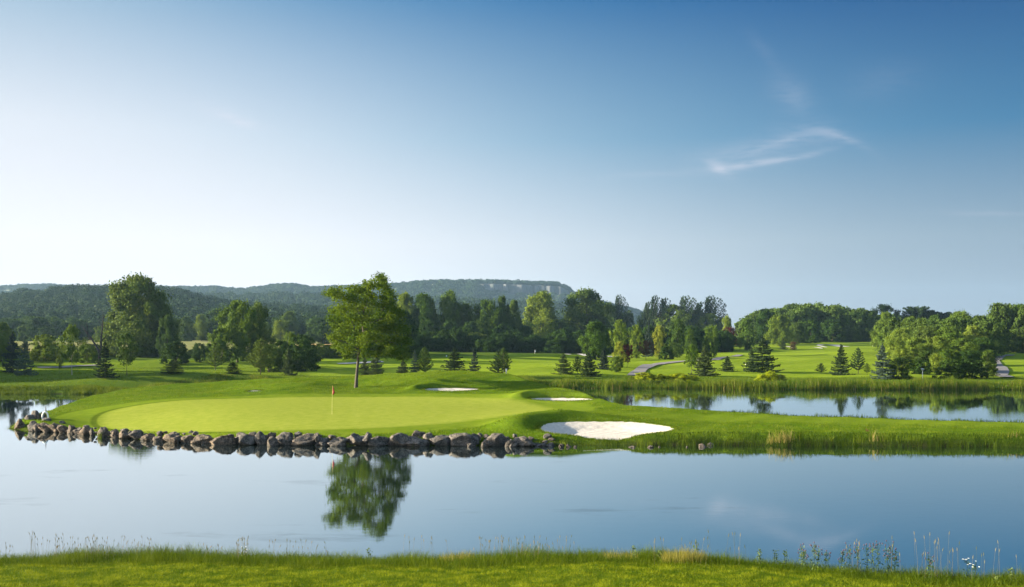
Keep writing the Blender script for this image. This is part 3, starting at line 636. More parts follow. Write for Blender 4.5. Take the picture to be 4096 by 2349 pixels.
# bank conifers, middle
for (px, by, ty, w, key, mat, lab) in [
    (1504, 1507, 1402, 66, 'spruce1', 'spruce', 'dark spruce right of the island tree trunk, taller one of a touching pair'),
    (1459, 1505, 1428, 54, 'spruce0', 'spruce', 'shorter spruce of the touching pair, nearest to the island tree trunk'),
    (1612, 1511, 1438, 62, 'spruce2', 'spruce', 'small bell shaped spruce left of the thin bluish spruce'),
    (1659, 1511, 1398, 50, 'spruce3', 'blue', 'thin bluish spruce with bare lower stem between small spruce and tiered pine'),
    (1699, 1512, 1384, 62, 'pine0', 'pine', 'tiered young pine with a bare lower trunk right of the thin bluish spruce'),
    (1818, 1515, 1390, 108, 'spruce0', 'spruce', 'broad brownish spruce above the small back bunker'),
    (1897, 1509, 1388, 48, 'spruce3', 'blue', 'narrow dark drooping spruce right of the broad brownish spruce'),
    (1996, 1511, 1396, 76, 'pine1', 'darkpine', 'dark bushy pine behind the white nest box post'),
    (2014, 1512, 1388, 62, 'pine2', 'pine', 'light green pine with pale trunk next to the white nest box post'),
    (2254, 1497, 1411, 68, 'spruce1', 'spruce', 'ragged dark spruce alone on the fairway edge right of the white nest box post'),
    (2310, 1497, 1420, 48, 'pine1', 'darkpine', 'greyish thin pine leaning on the left side of a dark spruce'),
    (2355, 1507, 1405, 76, 'spruce0', 'spruce', 'full dark spruce left of the cart path standing behind the reeds'),
    (2415, 1478, 1392, 48, 'spruce2', 'blue', 'small green conifer on the rough beneath the round leafy tree'),
    (2467, 1489, 1424, 46, 'column0', 'leafdark', 'small dark round tree below the lime coloured tree'),
    (2818, 1505, 1384, 92, 'spruce2', 'spruce', 'large dark spruce at the water right of the two stemmed young tree'),
    (2909, 1486, 1423, 56, 'spruce0', 'spruce', 'small dark spruce alone on the bright fairway right of the large spruce'),
    (3007, 1485, 1386, 52, 'spruce3', 'spruce', 'slim ragged spruce touching the left side of a massive dark conifer'),
    (3049, 1491, 1352, 120, 'spruce1', 'spruce', 'massive dark conifer on the bank beside the yellow blossoming shrubs'),
    (3284, 1494, 1450, 40, 'pine1', 'darkpine', 'tiny pine on the bank left of the tiered spruce'),
    (3364, 1501, 1375, 72, 'spruce0', 'spruce', 'tiered spruce with pointed tip, left of a pair before the right fairway'),
    (3433, 1495, 1387, 62, 'pine1', 'darkpine', 'rounded dark pine, right of a pair before the right fairway'),
    (3468, 1499, 1450, 30, 'pine0', 'pine', 'tiny yellowish pine between the rounded pine and the bright clump'),
    (3132, 1399, 1350, 26, 'spruce2', 'spruce', 'small far spruce at the top of the right fairway'),
    (3173, 1400, 1367, 24, 'column0', 'brown', 'small reddish brown tree at the top of the right fairway'),
    ]:
    tree('conifer_tree' if 'column' not in key else 'small_tree', key, mat, px, by, ty, w*(1.25 if 'spruce' in key else 1.1), lab, G1, bark='palebark' if 'pale' in lab else 'bark')
# wood behind the fairway
for (px, by, ty, w, key, mat, D, lab) in [
    (1618, 1415, 1172, 96, 'tall1', 'leaf', 285, 'tall leafy tree of the wood showing just right of the island tree crown'),
    (1700, 1415, 1178, 120, 'broad0', 'leaf', 285, 'round topped tree of the wood, second right of the island tree crown'),
    (1560, 1415, 1200, 110, 'broad1', 'leafdark', 290, 'dark tree of the wood hidden behind the right side of the island tree'),
    (1798, 1416, 1166, 92, 'tall0', 'leaf', 285, 'tall narrow headed tree of the wood above the broad brownish spruce'),
    (1860, 1416, 1214, 84, 'broad3', 'leafdark', 288, 'lower dark tree of the wood right of the tall narrow headed tree'),
    (1943, 1416, 1200, 122, 'broad2', 'leaf', 282, 'wide green tree of the wood above the narrow drooping spruce'),
    (2010, 1416, 1186, 76, 'tall1', 'leafdark', 284, 'tall dark tree of the wood directly above the white nest box post'),
    (2054, 1416, 1200, 70, 'broad1', 'leafdark', 290, 'dark tree of the wood squeezed left of the tree below the cliff'),
    (2160, 1413, 1170, 152, 'broad0', 'leaf', 272, 'broad full green tree of the wood standing in front of the cliff'),
    (2345, 1413, 1157, 196, 'broad2', 'leafdark', 280, 'largest and highest tree of the wood, dark dome right of the cliff'),
    (2250, 1414, 1290, 90, 'bush1', 'leafdark', 272, 'dark lower tree filling between the cliff tree and the highest dome'),
    (2436, 1414, 1212, 90, 'broad3', 'leafdark', 300, 'dark shoulder tree on the right side of the highest dome'),
    (2516, 1414, 1243, 50, 'column1', 'darkpine', 310, 'dark pointed tree left of the wind shaped pines'),
    (2596, 1412, 1238, 84, 'broad0', 'leaf', 300, 'green tree under the first wind shaped pines'),
    (2693, 1410, 1218, 130, 'broad1', 'leaf', 290, 'wide green tree between the wind shaped pines'),
    (2775, 1410, 1240, 96, 'broad3', 'leafdark', 292, 'dark green tree left of the tallest ragged pine'),
    (2838, 1408, 1254, 84, 'broad2', 'leaf', 285, 'round tree in front of the tallest ragged pine'),
    (2870, 1408, 1280, 60, 'tall1', 'leaf', 300, 'rightmost tree of the central wood where it falls away'),
    (1780, 1418, 1320, 130, 'bush0', 'leafdark', 262, 'dark undergrowth tree at the foot of the wood left of the narrow drooping spruce'),
    (1900, 1418, 1330, 120, 'bush1', 'leafdark', 264, 'dark undergrowth tree at the foot of the wood above the tee marker'),
    (2060, 1416, 1318, 120, 'bush0', 'leafdark', 266, 'dark undergrowth tree at the foot of the wood left of the white flag'),
    ]:
    tree('woodland_tree', key, mat, px, by, ty, w*1.05, lab, G2, D=D+(45 if 'undergrowth' in lab else (60 if px < 2100 else (125 if px < 2430 else 235))))
for (px, ty, w, key, D, lab) in [
    (2469, 1190, 46, 'wind1', 300, 'lone dark wind shaped pine head rising right of the highest dome'),
    (2586, 1214, 44, 'wind0', 295, 'shorter leaning pine, leftmost of the wind shaped pines'),
    (2612, 1193, 52, 'wind1', 290, 'tall leaning pine, second of the wind shaped pines'),
    (2651, 1200, 50, 'wind0', 292, 'leaning pine with open boughs, third of the wind shaped pines'),
    (2733, 1194, 74, 'wind1', 288, 'leaning broad pine topping the wide green tree'),
    (2792, 1215, 56, 'wind0', 295, 'leaning pine left of the tallest ragged pine'),
    (2832, 1194, 74, 'wind1', 290, 'tallest ragged pine with flagged boughs at the right end of the wood')]:
    tree('wind_shaped_pine', key, 'darkpine', px, 1412, ty, w*1.25, lab, 'wind shaped pines above the wood', D=D+235)
# garden trees around the path
for (px, by, ty, w, key, mat, lab) in [
    (2383, 1440, 1288, 122, 'broad1', 'leaf', 'round leafy tree with two dark stems above the pale gravel path'),
    (2479, 1446, 1280, 72, 'young0', 'leaf', 'slender tree with layered top behind the lime coloured tree'),
    (2477, 1470, 1366, 50, 'column1', 'gold', 'lime coloured small tree beside the dark red tree'),
    (2508, 1472, 1374, 48, 'young1', 'red', 'dark red narrow tree on a thin stem left of the cart path'),
    (2584, 1440, 1362, 64, 'young0', 'brown', 'round reddish brown tree on a single stem above the cart path bend'),
    (2637, 1437, 1302, 46, 'column0', 'gold', 'yellowish narrow tree right of the reddish brown tree'),
    (2669, 1438, 1384, 60, 'bush0', 'leafdark', 'dark round bush at the foot of the yellowish narrow tree'),
    (2545, 1434, 1300, 52, 'column1', 'leaf', 'light green narrow tree left of the blue spruce in the garden'),
    (2594, 1428, 1298, 54, 'spruce1', 'blue', 'blue spruce standing behind the reddish brown tree'),
    (2709, 1432, 1276, 64, 'column0', 'leafdark', 'dark upright tree right of the yellowish narrow tree'),
    (2760, 1428, 1318, 50, 'column1', 'leaf', 'pale green upright tree above the two stemmed young tree'),
    (2846, 1430, 1304, 66, 'column0', 'leaf', 'tree with yellowed top right of the pale green upright tree'),
    (2690, 1436, 1370, 60, 'young1', 'leafdark', 'low dark tree between the dark round bush and the fairway'),
    (2766, 1497, 1376, 60, 'young1', 'leaf', 'two stemmed young tree on the reeds edge left of the large spruce'),
    (2921, 1394, 1308, 56, 'column0', 'red', 'dark purple tree left of the massive conifer top'),
    (2990, 1402, 1276, 62, 'column1', 'leaf', 'upright green tree directly behind the massive dark conifer'),
    (2907, 1392, 1264, 52, 'broad3', 'leaf', 'green tree top showing above the dark purple tree'),
    (2960, 1404, 1350, 36, 'young0', 'leaf', 'small round headed tree right of the dark purple tree')]:
    tree('garden_tree', key, mat, px, by, ty, w, lab, G5)
# right clump and right wood front
for (px, by, ty, w, key, mat, D, lab) in [
    (3548, 1506, 1250, 100, 'tall1', 'leaflight', 275, 'pale leafed leftmost tall tree of the bright clump'),
    (3562, 1508, 1292, 92, 'column0', 'leaf', 266, 'green tree in front at the left end of the bright clump'),
    (3530, 1506, 1372, 90, 'spruce1', 'blue', 139, 'silvery spruce at the left foot of the bright clump'),
    (3640, 1507, 1268, 90, 'tall1', 'leaf', 277, 'back tree in the middle left of the bright clump'),
    (3650, 1504, 1310, 84, 'tall0', 'leaflight', 268, 'sunlit tree with whitish leaf tips second from left in the bright clump'),
    (3745, 1506, 1286, 118, 'tall0', 'leaflight', 270, 'glossy green round tree at the centre of the bright clump'),
    (3738, 1506, 1260, 96, 'broad1', 'leafdark', 281, 'darker back tree at the centre of the bright clump'),
    (3840, 1508, 1246, 120, 'broad3', 'leaflight', 275, 'highest tree of the bright clump right of its centre'),
    (3915, 1508, 1262, 118, 'tall1', 'leaflight', 273, 'yellow green tree near the right end of the bright clump'),
    (3962, 1508, 1292, 84, 'broad1', 'leafdark', 275, 'dark right end tree of the bright clump'),
    (3800, 1508, 1440, 110, 'bush1', 'leafdark', 139, 'dark low bush in front of the bright clump right of the nest box'),
    (3878, 1510, 1436, 120, 'bush0', 'leafdark', 140, 'dark low bush at the right foot of the bright clump'),
    (3610, 1505, 1400, 96, 'broad0', 'leaflight', 158, 'low leafy tree right of the silvery spruce in the bright clump'),
    (3705, 1505, 1404, 100, 'broad1', 'leafdark', 160, 'low dark tree filling behind the nest box'),
    (3790, 1505, 1398, 104, 'broad2', 'leaf', 158, 'low leafy tree right of the thin stemmed one in the bright clump'),
    (3880, 1505, 1402, 104, 'broad3', 'leafdark', 160, 'low dark tree in the right half of the bright clump'),
    (3950, 1505, 1400, 70, 'broad0', 'leafdark', 162, 'low dark tree closing the right end of the bright clump'),
    (3575, 1500, 1350, 110, 'broad3', 'leaflight', 186, 'middle sized tree in the left part of the bright clump'),
    (3665, 1500, 1352, 110, 'tall0', 'leaflight', 190, 'middle sized pale tree above the nest box in the bright clump'),
    (3755, 1500, 1346, 120, 'tall1', 'leaflight', 186, 'middle sized glossy tree at the centre of the bright clump'),
    (3850, 1500, 1352, 120, 'broad1', 'leaf', 190, 'middle sized tree under the highest crown of the bright clump'),
    (3935, 1500, 1350, 90, 'tall0', 'leafdark', 192, 'middle sized dark tree at the right of the bright clump'),
    (3610, 1500, 1312, 110, 'broad1', 'leaflight', 222, 'taller tree between the left end crowns of the bright clump'),
    (3705, 1500, 1306, 110, 'broad3', 'leafdark', 226, 'taller dark tree between the centre crowns of the bright clump'),
    (3800, 1500, 1308, 120, 'tall0', 'leaf', 222, 'taller tree left of the highest crown of the bright clump'),
    (3895, 1500, 1304, 120, 'tall1', 'leaflight', 226, 'taller pale tree right of the highest crown of the bright clump'),
    (3690, 1507, 1440, 90, 'bush0', 'leafdark', 150, 'dark low bush directly behind the grey nest box'),
    (3950, 1510, 1446, 80, 'bush1', 'leafdark', 146, 'dark low bush at the far right end of the bright clump'),
    (3745, 1506, 1412, 60, 'young0', 'leaf', 141, 'small thin stemmed tree standing before the bright clump'),
    (3600, 1508, 1430, 100, 'bush1', 'leafdark', 140, 'dark low bush at the left foot of the bright clump'),
    ]:
    tree('clump_tree', key, mat, px, by, ty, w, lab, G3, D=D)
for (px, by, ty, w, key, mat, D, lab) in [
    (3240, 1378, 1280, 84, 'bush0', 'leaf', 400, 'pale bushy tree above the far small bunkers'),
    (3330, 1374, 1278, 86, 'bush1', 'leafdark', 415, 'round bushy tree right above the far bunker'),
    (3120, 1392, 1262, 92, 'broad0', 'leaf', 360, 'leafy tree at the left end of the right hand wood'),
    (3062, 1394, 1236, 90, 'broad1', 'leafdark', 372, 'dark leafy tree rising over the massive conifer'),
    (3190, 1390, 1290, 70, 'broad3', 'leafdark', 380, 'dark leafy tree above the small far spruce'),
    (3533, 1372, 1218, 100, 'broad2', 'darkpine', 430, 'dark round headed tree breaking the skyline above the bright clump'),
    (3664, 1372, 1226, 90, 'scots0', 'darkpine', 430, 'dark pine breaking the skyline above the clump centre'),
    (3715, 1372, 1240, 110, 'broad1', 'darkpine', 430, 'dark dome on the skyline right of the skyline pine'),
    (3766, 1372, 1248, 90, 'scots0', 'darkpine', 430, 'dark skyline tree left of the highest clump tree'),
    (4010, 1420, 1278, 100, 'broad0', 'leafdark', 290, 'dark tree behind the gravel path at the right edge'),
    (4075, 1420, 1218, 130, 'broad2', 'leaf', 300, 'tall tree cut by the right edge of the picture'),
    (4090, 1424, 1310, 90, 'bush0', 'leafdark', 280, 'dark lower tree cut by the right edge above the path')]:
    tree('woodland_tree', key, mat, px, by, ty, w, lab, 'trees of the right hand wood', D=D)

# ---------------------------------------------------------------- dead tree
def branchy(segs): return tubes_mesh('dead_tree_wood', segs, M['deadwood'], 5)
D = 172.; k_ = D/F; zb = float(zfar(Xat(400, D), D))
def q(x, y, dy=0): return ((x-400)*k_, dy, Zat(y, D)-zb)
g = np.random.default_rng(5)
dt = empty('dead_tree', (Xat(400, D), D, zb), 'bare dead tree with two forked dark limbs beside the giant tree', 'tree', G4)
trunk_p = [([q(396, 1460), q(398, 1425), q(404, 1390), q(404, 1355), q(410, 1310), q(413, 1270), q(411, 1245)], [.32, .26, .20, .16, .11, .07, .02])]
limb_p = [([q(398, 1412), q(385, 1386), q(370, 1362), q(352, 1338), q(338, 1318), q(325, 1300)], [.24, .19, .15, .11, .07, .02]),
    ([q(370, 1362), q(352, 1352), q(340, 1334)], [.10, .06, .02]), ([q(352, 1338), q(350, 1310), q(344, 1290)], [.09, .05, .02]),
    ([q(404, 1366), q(420, 1350), q(432, 1330)], [.14, .09, .03]), ([q(410, 1310), q(402, 1290), q(398, 1284)], [.07, .04, .015]), ([q(413, 1275), q(420, 1262), q(421, 1250)], [.06, .04, .01]),
    ([q(385, 1386), q(372, 1380), q(352, 1374), q(345, 1360)], [.10, .07, .04, .02]), ([q(404, 1395), q(392, 1380), q(390, 1362)], [.09, .05, .02]), ([q(412, 1290), q(404, 1270)], [.05, .015])]
for i in range(16):
    x = g.uniform(330, 425); y = g.uniform(1290, 1380); limb_p.append(([q(x, y), q(x+g.uniform(-14, 12), y-g.uniform(8, 22), g.uniform(-.6, .6))], [.035, .008]))
link('trunk', branchy(trunk_p), dt); link('limbs', branchy(limb_p), dt)

# ---------------------------------------------------------------- the island tree
D = 96.5; X0 = Xat(1424, D); zb = float(zisl(np.array([X0]), np.array([D]))[0])
ht = empty('honey_locust_tree', (X0, D, zb-.05), 'large feathery green tree with dark trunk standing on the island behind the putting green', 'tree')
LB = [(780,250,60),(860,225,65),(950,195,65),(1050,190,70),(1130,150,50),(1235,75,32),(1245,110,34),(1200,140,50),(1270,170,50),(1335,230,50),(1260,250,80),(1130,260,90),(1000,270,90),(900,290,70),(870,380,70),(800,400,42),(950,370,90),(1080,370,100),(1200,350,90),(1320,320,60),(1370,380,50),(860,470,80),(780,480,35),(970,480,100),(1100,480,100),(1230,460,90),(1350,470,70),(1430,430,40),(800,560,50),(900,560,90),(1030,580,100),(1160,580,100),(1290,570,90),(1400,560,70),(1480,600,50),(780,660,42),(870,650,80),(990,680,90),(1110,690,90),(1240,680,90),(1370,680,80),(1470,700,60),(840,740,50),(920,780,50),(900,845,26),(1000,740,45),(1120,770,60),(1240,780,70),(1360,780,70),(1460,790,55),(1290,830,42),(1480,850,32),(1090,830,28),(745,240,26),(1020,660,60),(1180,830,30),(1420,850,28)]
def hz(zx, zy): return ((1024+zx/2.48-1424)*D/F, Zat(1080+zy/2.48, D)-zb)
g = np.random.default_rng(21); C, O, T = [], [], []
for (zx, zy, r) in LB:
    x, z = hz(zx, zy); rr = r/2.48*D/F; hw = 4.2*math.sqrt(max(.08, 1-((x-1.2)/4.9)**2))*min(1, .35+(r/90))
    for c_ in range(3):
        y = g.uniform(-1, 1)*hw; tn = g.uniform(0, .45); m_ = int(4+rr*9.5)
        sub = unit(g.normal(size=(m_, 3)))*rr*g.uniform(.2, 1.0, (m_, 1))*np.array([1.0, 1, .85])+np.array([x+g.normal()*.15, y, z])
        for s_ in sub:
            n_ = 20; p = s_+g.normal(size=(n_, 3))*np.array([.22, .22, .16]); C.append(p)
            O.append(np.repeat(unit(s_-np.array([x, y, z-.2]))[None], n_, 0)); T.append(np.clip(tn+g.uniform(0, .3)+g.uniform(0, .3, n_), 0, 1))
C, O, T = map(np.concatenate, (C, O, T))
link('crown', mk('honey_locust_crown', leaves(C, .105, O, T, g, .5, .5), M['leafhero']), ht)
def hp(zx, zy, y=0): x, z = hz(zx, zy); return (x, y, z)
tr = [([(0, 0, -.1), hp(997, 1080), hp(1003, 1000), hp(1012, 900), hp(1020, 830), hp(1026, 775)], [.21, .155, .14, .135, .13, .12])]
lb = [([hp(1026, 780), hp(1045, 700, .2), hp(1062, 600, .3), hp(1050, 500, .2), hp(1070, 400, 0), hp(1110, 300, -.2), hp(1160, 200), hp(1230, 100)], [.15, .13, .11, .09, .07, .05, .035, .01]),
      ([hp(1026, 790), hp(1000, 720, -.5), hp(985, 640, -.9), hp(990, 560, -1), hp(950, 460, -1), hp(900, 395, -.8), hp(830, 300, -.6)], [.12, .10, .09, .075, .06, .045, .01]),
      ([hp(1026, 780), hp(985, 765, -.6), hp(940, 730, -1.2), hp(880, 700, -1.6), hp(800, 680, -1.8)], [.10, .08, .06, .04, .01]),
      ([hp(1030, 760), hp(1090, 720, -.8), hp(1180, 700, -1.2), hp(1290, 700, -1.5), hp(1400, 720, -1.5)], [.11, .09, .07, .045, .01]),
      ([hp(1062, 620), hp(1120, 540, .8), hp(1200, 450, 1), hp(1280, 340, 1), hp(1330, 260, 1)], [.09, .075, .055, .035, .01]),
      ([hp(1055, 560), hp(1150, 520, -1), hp(1290, 480, -1.6), hp(1390, 430, -1.6)], [.08, .06, .04, .01]),
      ([hp(1050, 500), hp(1000, 400, .8), hp(960, 300, 1), hp(950, 200, 1)], [.07, .05, .035, .01]),
      ([hp(1040, 720), hp(1100, 780, 1), hp(1200, 790, 1.8), hp(1350, 790, 2.2)], [.08, .06, .04, .01]),
      ([hp(1080, 390), hp(1160, 330, -.5), hp(1210, 260, -.8)], [.05, .035, .01])]
link('trunk', tubes_mesh('honey_locust_trunk', tr+lb, M['bark'], 8), ht)

# ---------------------------------------------------------------- far woods and hills
def scatter(name, spots, keys, mat, label, cat, seed, frac=1.0, leafk=1.0, coarse=None):
    """one mass of woodland: spots = (x, y, z, width, height)"""
    g = np.random.default_rng(seed); P = []
    for i, (x, y, z, w, h) in enumerate(spots):
        if coarse:
            n = coarse; th = g.uniform(0, 6.283, n); cz = g.uniform(-.15, 1, n); rr = np.sqrt(np.clip(1-np.clip(cz, 0, 1)**2, 0.05, 1))*g.uniform(.8, 1.08, n)*(1+.18*np.sin(2*th+g.uniform(0, 6)))
            nrm = np.stack([rr*np.cos(th), rr*np.sin(th), np.maximum(cz, 0)+.1], 1)
            C = np.stack([rr*np.cos(th)*.5*w, rr*np.sin(th)*.5*w, h*(.45+.5*cz)], 1)+np.array([x, y, z])+g.normal(size=(n, 3))*w*.04
            P.append((C, nrm, np.clip(g.uniform(0, .6)+g.uniform(0, .4, n), 0, 1), w*leafk))
        else:
            V, Fq, T = ARR[keys[i % len(keys)]]; nf = len(Fq); sel = g.random(nf) < frac; a = g.uniform(0, 6.283); ca, sa = math.cos(a), math.sin(a)
            Vq = V.reshape(-1, 4, 3)[sel]; c = Vq.mean(1, keepdims=True); Vq = c+(Vq-c)*leafk; Vq = Vq.reshape(-1, 3)
            V2 = np.stack([(Vq[:, 0]*ca-Vq[:, 1]*sa)*w+x, (Vq[:, 0]*sa+Vq[:, 1]*ca)*w+y, Vq[:, 2]*h+z], 1)
            P.append((V2, np.arange(len(V2)).reshape(-1, 4), np.clip(T.reshape(-1, 4)[sel].ravel()*.6+g.uniform(0, .4), 0, 1)))
    if coarse:
        C = np.concatenate([p[0] for p in P]); Nn = np.concatenate([p[1] for p in P]); T = np.concatenate([p[2] for p in P]); S = np.concatenate([np.full(len(p[0]), p[3]) for p in P])
        VFT = leaves(C, S, Nn, T, g, 3.0, .8)
    else: VFT = merge(P)
    o = link(name, mk(name, VFT, mat)); return tag(o, label, None, kind='stuff')
g = np.random.default_rng(3)
BK = ['broad0', 'broad1', 'broad2', 'broad3', 'tall0']
# filling of the central wood
sp = []
for i in range(150):
    px = g.uniform(1440, 2900); dd_ = 55 if px < 2100 else (125 if px < 2430 else 235); D = (g.uniform(292, 350) if g.random() < .6 else g.uniform(275, 300))+dd_
    top = np.interp(px, [1440, 1600, 2050, 2100, 2400, 2560, 2750, 2900], [1260, 1230, 1240, 1235, 1225, 1262, 1262, 1300])+g.uniform(0, 50)
    if D < 300+dd_: top += 50
    X = Xat(px, D); z = float(zfar(X, D)); sp.append((X, D, z, g.uniform(5, 8.5), Zat(top, D)-z))
for i in range(34):     # corner of the wood behind the island tree
    px = g.uniform(1400, 1640); D = g.uniform(222, 268); X = Xat(px, D); z = float(zfar(X, D)); sp.append((X, D, z-.2, g.uniform(5, 8), Zat(g.uniform(1240, 1310), D)-z))
for i in range(44):     # planting behind the garden trees
    px = g.uniform(2440, 2900); D = g.uniform(300, 345); X = Xat(px, D); z = float(zfar(X, D)); sp.append((X, D, z-.2, g.uniform(4.5, 8), Zat(g.uniform(1302, 1366), D)-z))
for i in range(70):     # shrub edge along the foot of the wood
    px = 1480+i*20+g.uniform(-8, 8); D = 300+g.uniform(-4, 22); X = Xat(px, D); z = float(zfar(X, D)); sp.append((X, D, z-.2, g.uniform(4, 8), g.uniform(4, 8)))
scatter('woodland', sp, BK, M['leafdark'], 'dense dark broadleaf wood filling in behind the fairway trees', 'wood', 4, .5, 1.45)
# right-hand wood on the rise
sp = []
topR = ([2950, 3020, 3072, 3130, 3190, 3260, 3340, 3400, 3470, 3520, 3560, 3610, 3680, 3760, 3840, 3930, 4000, 4040, 4100, 4300], [1285, 1245, 1228, 1214, 1212, 1208, 1216, 1226, 1234, 1240, 1246, 1252, 1254, 1262, 1262, 1262, 1258, 1240, 1222, 1200])
for i in range(330):
    px = g.uniform(2960, 4300); D = g.uniform(432, 540) if g.random() < .55 else g.uniform(424, 445)
    top = np.interp(px, *topR)+g.uniform(0, 22)+(34*g.random() if D < 445 else 0)
    X = Xat(px, D); z = float(zfar(X, D)); sp.append((X, D, z-.5, g.uniform(9, 14), Zat(top, D)-z))
for i in range(40):
    px = 3010+i*32+g.uniform(-10, 10); D = 421+g.uniform(-3, 3); X = Xat(px, D); z = float(zfar(X, D)); sp.append((X, D, z-.2, g.uniform(6, 11), g.uniform(4, 9)))
scatter('woodland', sp, BK, M['leafdark'], 'long dark wood on the rise behind the right fairway', 'wood', 5, .30, 1.8)
sp = []
for i in range(26):     # behind the path at the right edge
    px = g.uniform(3960, 4400); D = g.uniform(285, 330); X = Xat(px, D); z = float(zfar(X, D)); sp.append((X, D, z-.2, g.uniform(7, 10), g.uniform(9, 15)))
for i in range(34):
    px = g.uniform(3560, 3960); D = g.uniform(236, 276); X = Xat(px, D); z = float(zfar(X, D)); sp.append((X, D, z-.2, g.uniform(5, 7), Zat(g.uniform(1268, 1300), D)-z))
scatter('woodland', sp, BK, M['leafdark'], 'wood closing the view behind the gravel path at the right edge', 'wood', 6, .4, 1.5)
sp = []
for i in range(46):     # outside the frame on the left: it shades the left lawns
    D = g.uniform(128, 262); X = -D*.52-g.uniform(5, 26); z = float(zfar(X, D)); sp.append((X, D, z, g.uniform(5, 9), g.uniform(6, 12)))
scatter('woodland', sp, BK, M['leafdark'], 'wood beyond the left edge of the picture', 'wood', 8, .35, 1.6)
# hedgerows and dark rows before the foothills
sp = []
for i in range(120):
    px = g.uniform(-150, 1480); D = g.uniform(445, 520); X = Xat(px, D); z = float(zfar(X, D))
    top = np.interp(px, [-150, 100, 300, 500, 800, 900, 1200, 1300, 1480], [1235, 1262, 1270, 1268, 1282, 1272, 1262, 1258, 1250])+g.uniform(-6, 30); sp.append((X, D, z-.5, g.uniform(8, 13), Zat(top, D)-z))
scatter('woodland', sp, BK, M['leafdark'], 'dark row of woodland at the foot of the left foothill', 'wood', 9, .25, 2.0)
sp = []
for i in range(46):
    px = g.uniform(-100, 900) if i < 30 else g.uniform(1230, 1500); D = g.uniform(222, 250); X = Xat(px, D); z = float(zfar(X, D)); sp.append((X, D, z-.2, g.uniform(4, 7), g.uniform(1.6, 3.6)))
scatter('hedgerow', sp, ['bush0', 'bush1'], M['leaf'], 'scrubby hedgerow between the left lawns and the pale fields', 'hedge', 10, .3, 1.7)

def hillgrid(name, D0, D1, crest, px0, px1, mat, z0=None, n=60, power=1.25, back=True):
    """slope climbing from D0 to a crest line at D1 (crest given as photo rows)"""
    Dv = np.linspace(D0, D1*1.25, n); pv = np.linspace(px0, px1, 160); Dg, Pg = np.meshgrid(Dv, pv, indexing='ij'); Xg = Xat(Pg, Dg)
    zc = Zat(np.interp(Pg, *crest), D1); t = np.clip((Dg-D0)/(D1-D0), 0, 1); base = zfar(Xg, np.full_like(Dg, D0))-1
    Zg = base+(zc-base)*t**power+np.sin(Xg*.011+Dg*.006)*2*t*(1-t)*4
    Zg = np.where(Dg > D1, zc-(Dg-D1)*.06, Zg)
    o = link(name, grid_mesh(name, Xg, Dg, Zg, mat)); tag(o, kind='structure')
    def zf(px, D):
        zc = Zat(np.interp(px, *crest), D1); t = min(1, max(0, (D-D0)/(D1-D0))); X = Xat(px, D); b_ = float(zfar(X, D0))-1
        return float(b_+(zc-b_)*t**power+math.sin(X*.011+D*.006)*8*t*(1-t)) if D <= D1 else float(zc-(D-D1)*.06)
    return zf
M['hill'] = simple('hill_floor', (.03, .05, .02), .95, (.05, .075, .025), .05)
M['cliff'] = simple('limestone_cliff', (.16, .16, .16), .95, (.42, .40, .38), .06)
cr1 = ([-400, 0, 60, 200, 300, 420, 600, 690, 760, 850, 1000, 1200, 1350, 1500], [1235, 1222, 1206, 1190, 1182, 1182, 1184, 1188, 1212, 1232, 1250, 1262, 1272, 1290])
zf1 = hillgrid('hill', 520, 950, cr1, -500, 1500, M['hill'])
sp = []
for i in range(2300):
    D = math.sqrt(g.uniform(515**2, 1010**2)); px = g.uniform(-300, 1500); sp.append((Xat(px, D), D, zf1(px, D)-1, g.uniform(8, 14), g.uniform(9, 14)))
scatter('hill_woods', sp, None, M['wood_far'], 'rolling broadleaf woods covering the left foothill', 'wood', 11, coarse=260, leafk=.055)
cr2 = ([-500, 200, 600, 760, 900, 1020, 1100, 1200, 1300, 1480, 1700, 1900, 2200, 2600], [1230, 1215, 1205, 1204, 1200, 1205, 1196, 1200, 1206, 1210, 1215, 1222, 1240, 1290])
zf2 = hillgrid('hill', 1000, 1600, cr2, -500, 2600, M['hill'])
sp = []
for i in range(2300):
    D = math.sqrt(g.uniform(1010**2, 1650**2)); px = g.uniform(500, 2500); sp.append((Xat(px, D), D, zf2(px, D)-1, g.uniform(12, 19), g.uniform(12, 17)))
scatter('hill_woods', sp, None, M['wood_far'], 'hazy woods on the middle slopes before the escarpment', 'wood', 12, coarse=150, leafk=.07)
cr3 = ([-600, 0, 100, 200, 300, 400, 480, 600, 680, 860, 980, 1020, 1120, 1180, 1240, 1300, 1390, 1560, 1650, 1700, 1800, 2000, 2150, 2230, 2262, 2278, 2295, 2330, 2420, 2500, 2555, 2620, 2700, 2800], [1172, 1160, 1153, 1152, 1160, 1163, 1164, 1159, 1162, 1160, 1170, 1163, 1150, 1150, 1161, 1160, 1157, 1151, 1141, 1137, 1135, 1135, 1141, 1144, 1155, 1166, 1184, 1200, 1222, 1242, 1256, 1282, 1318, 1345])
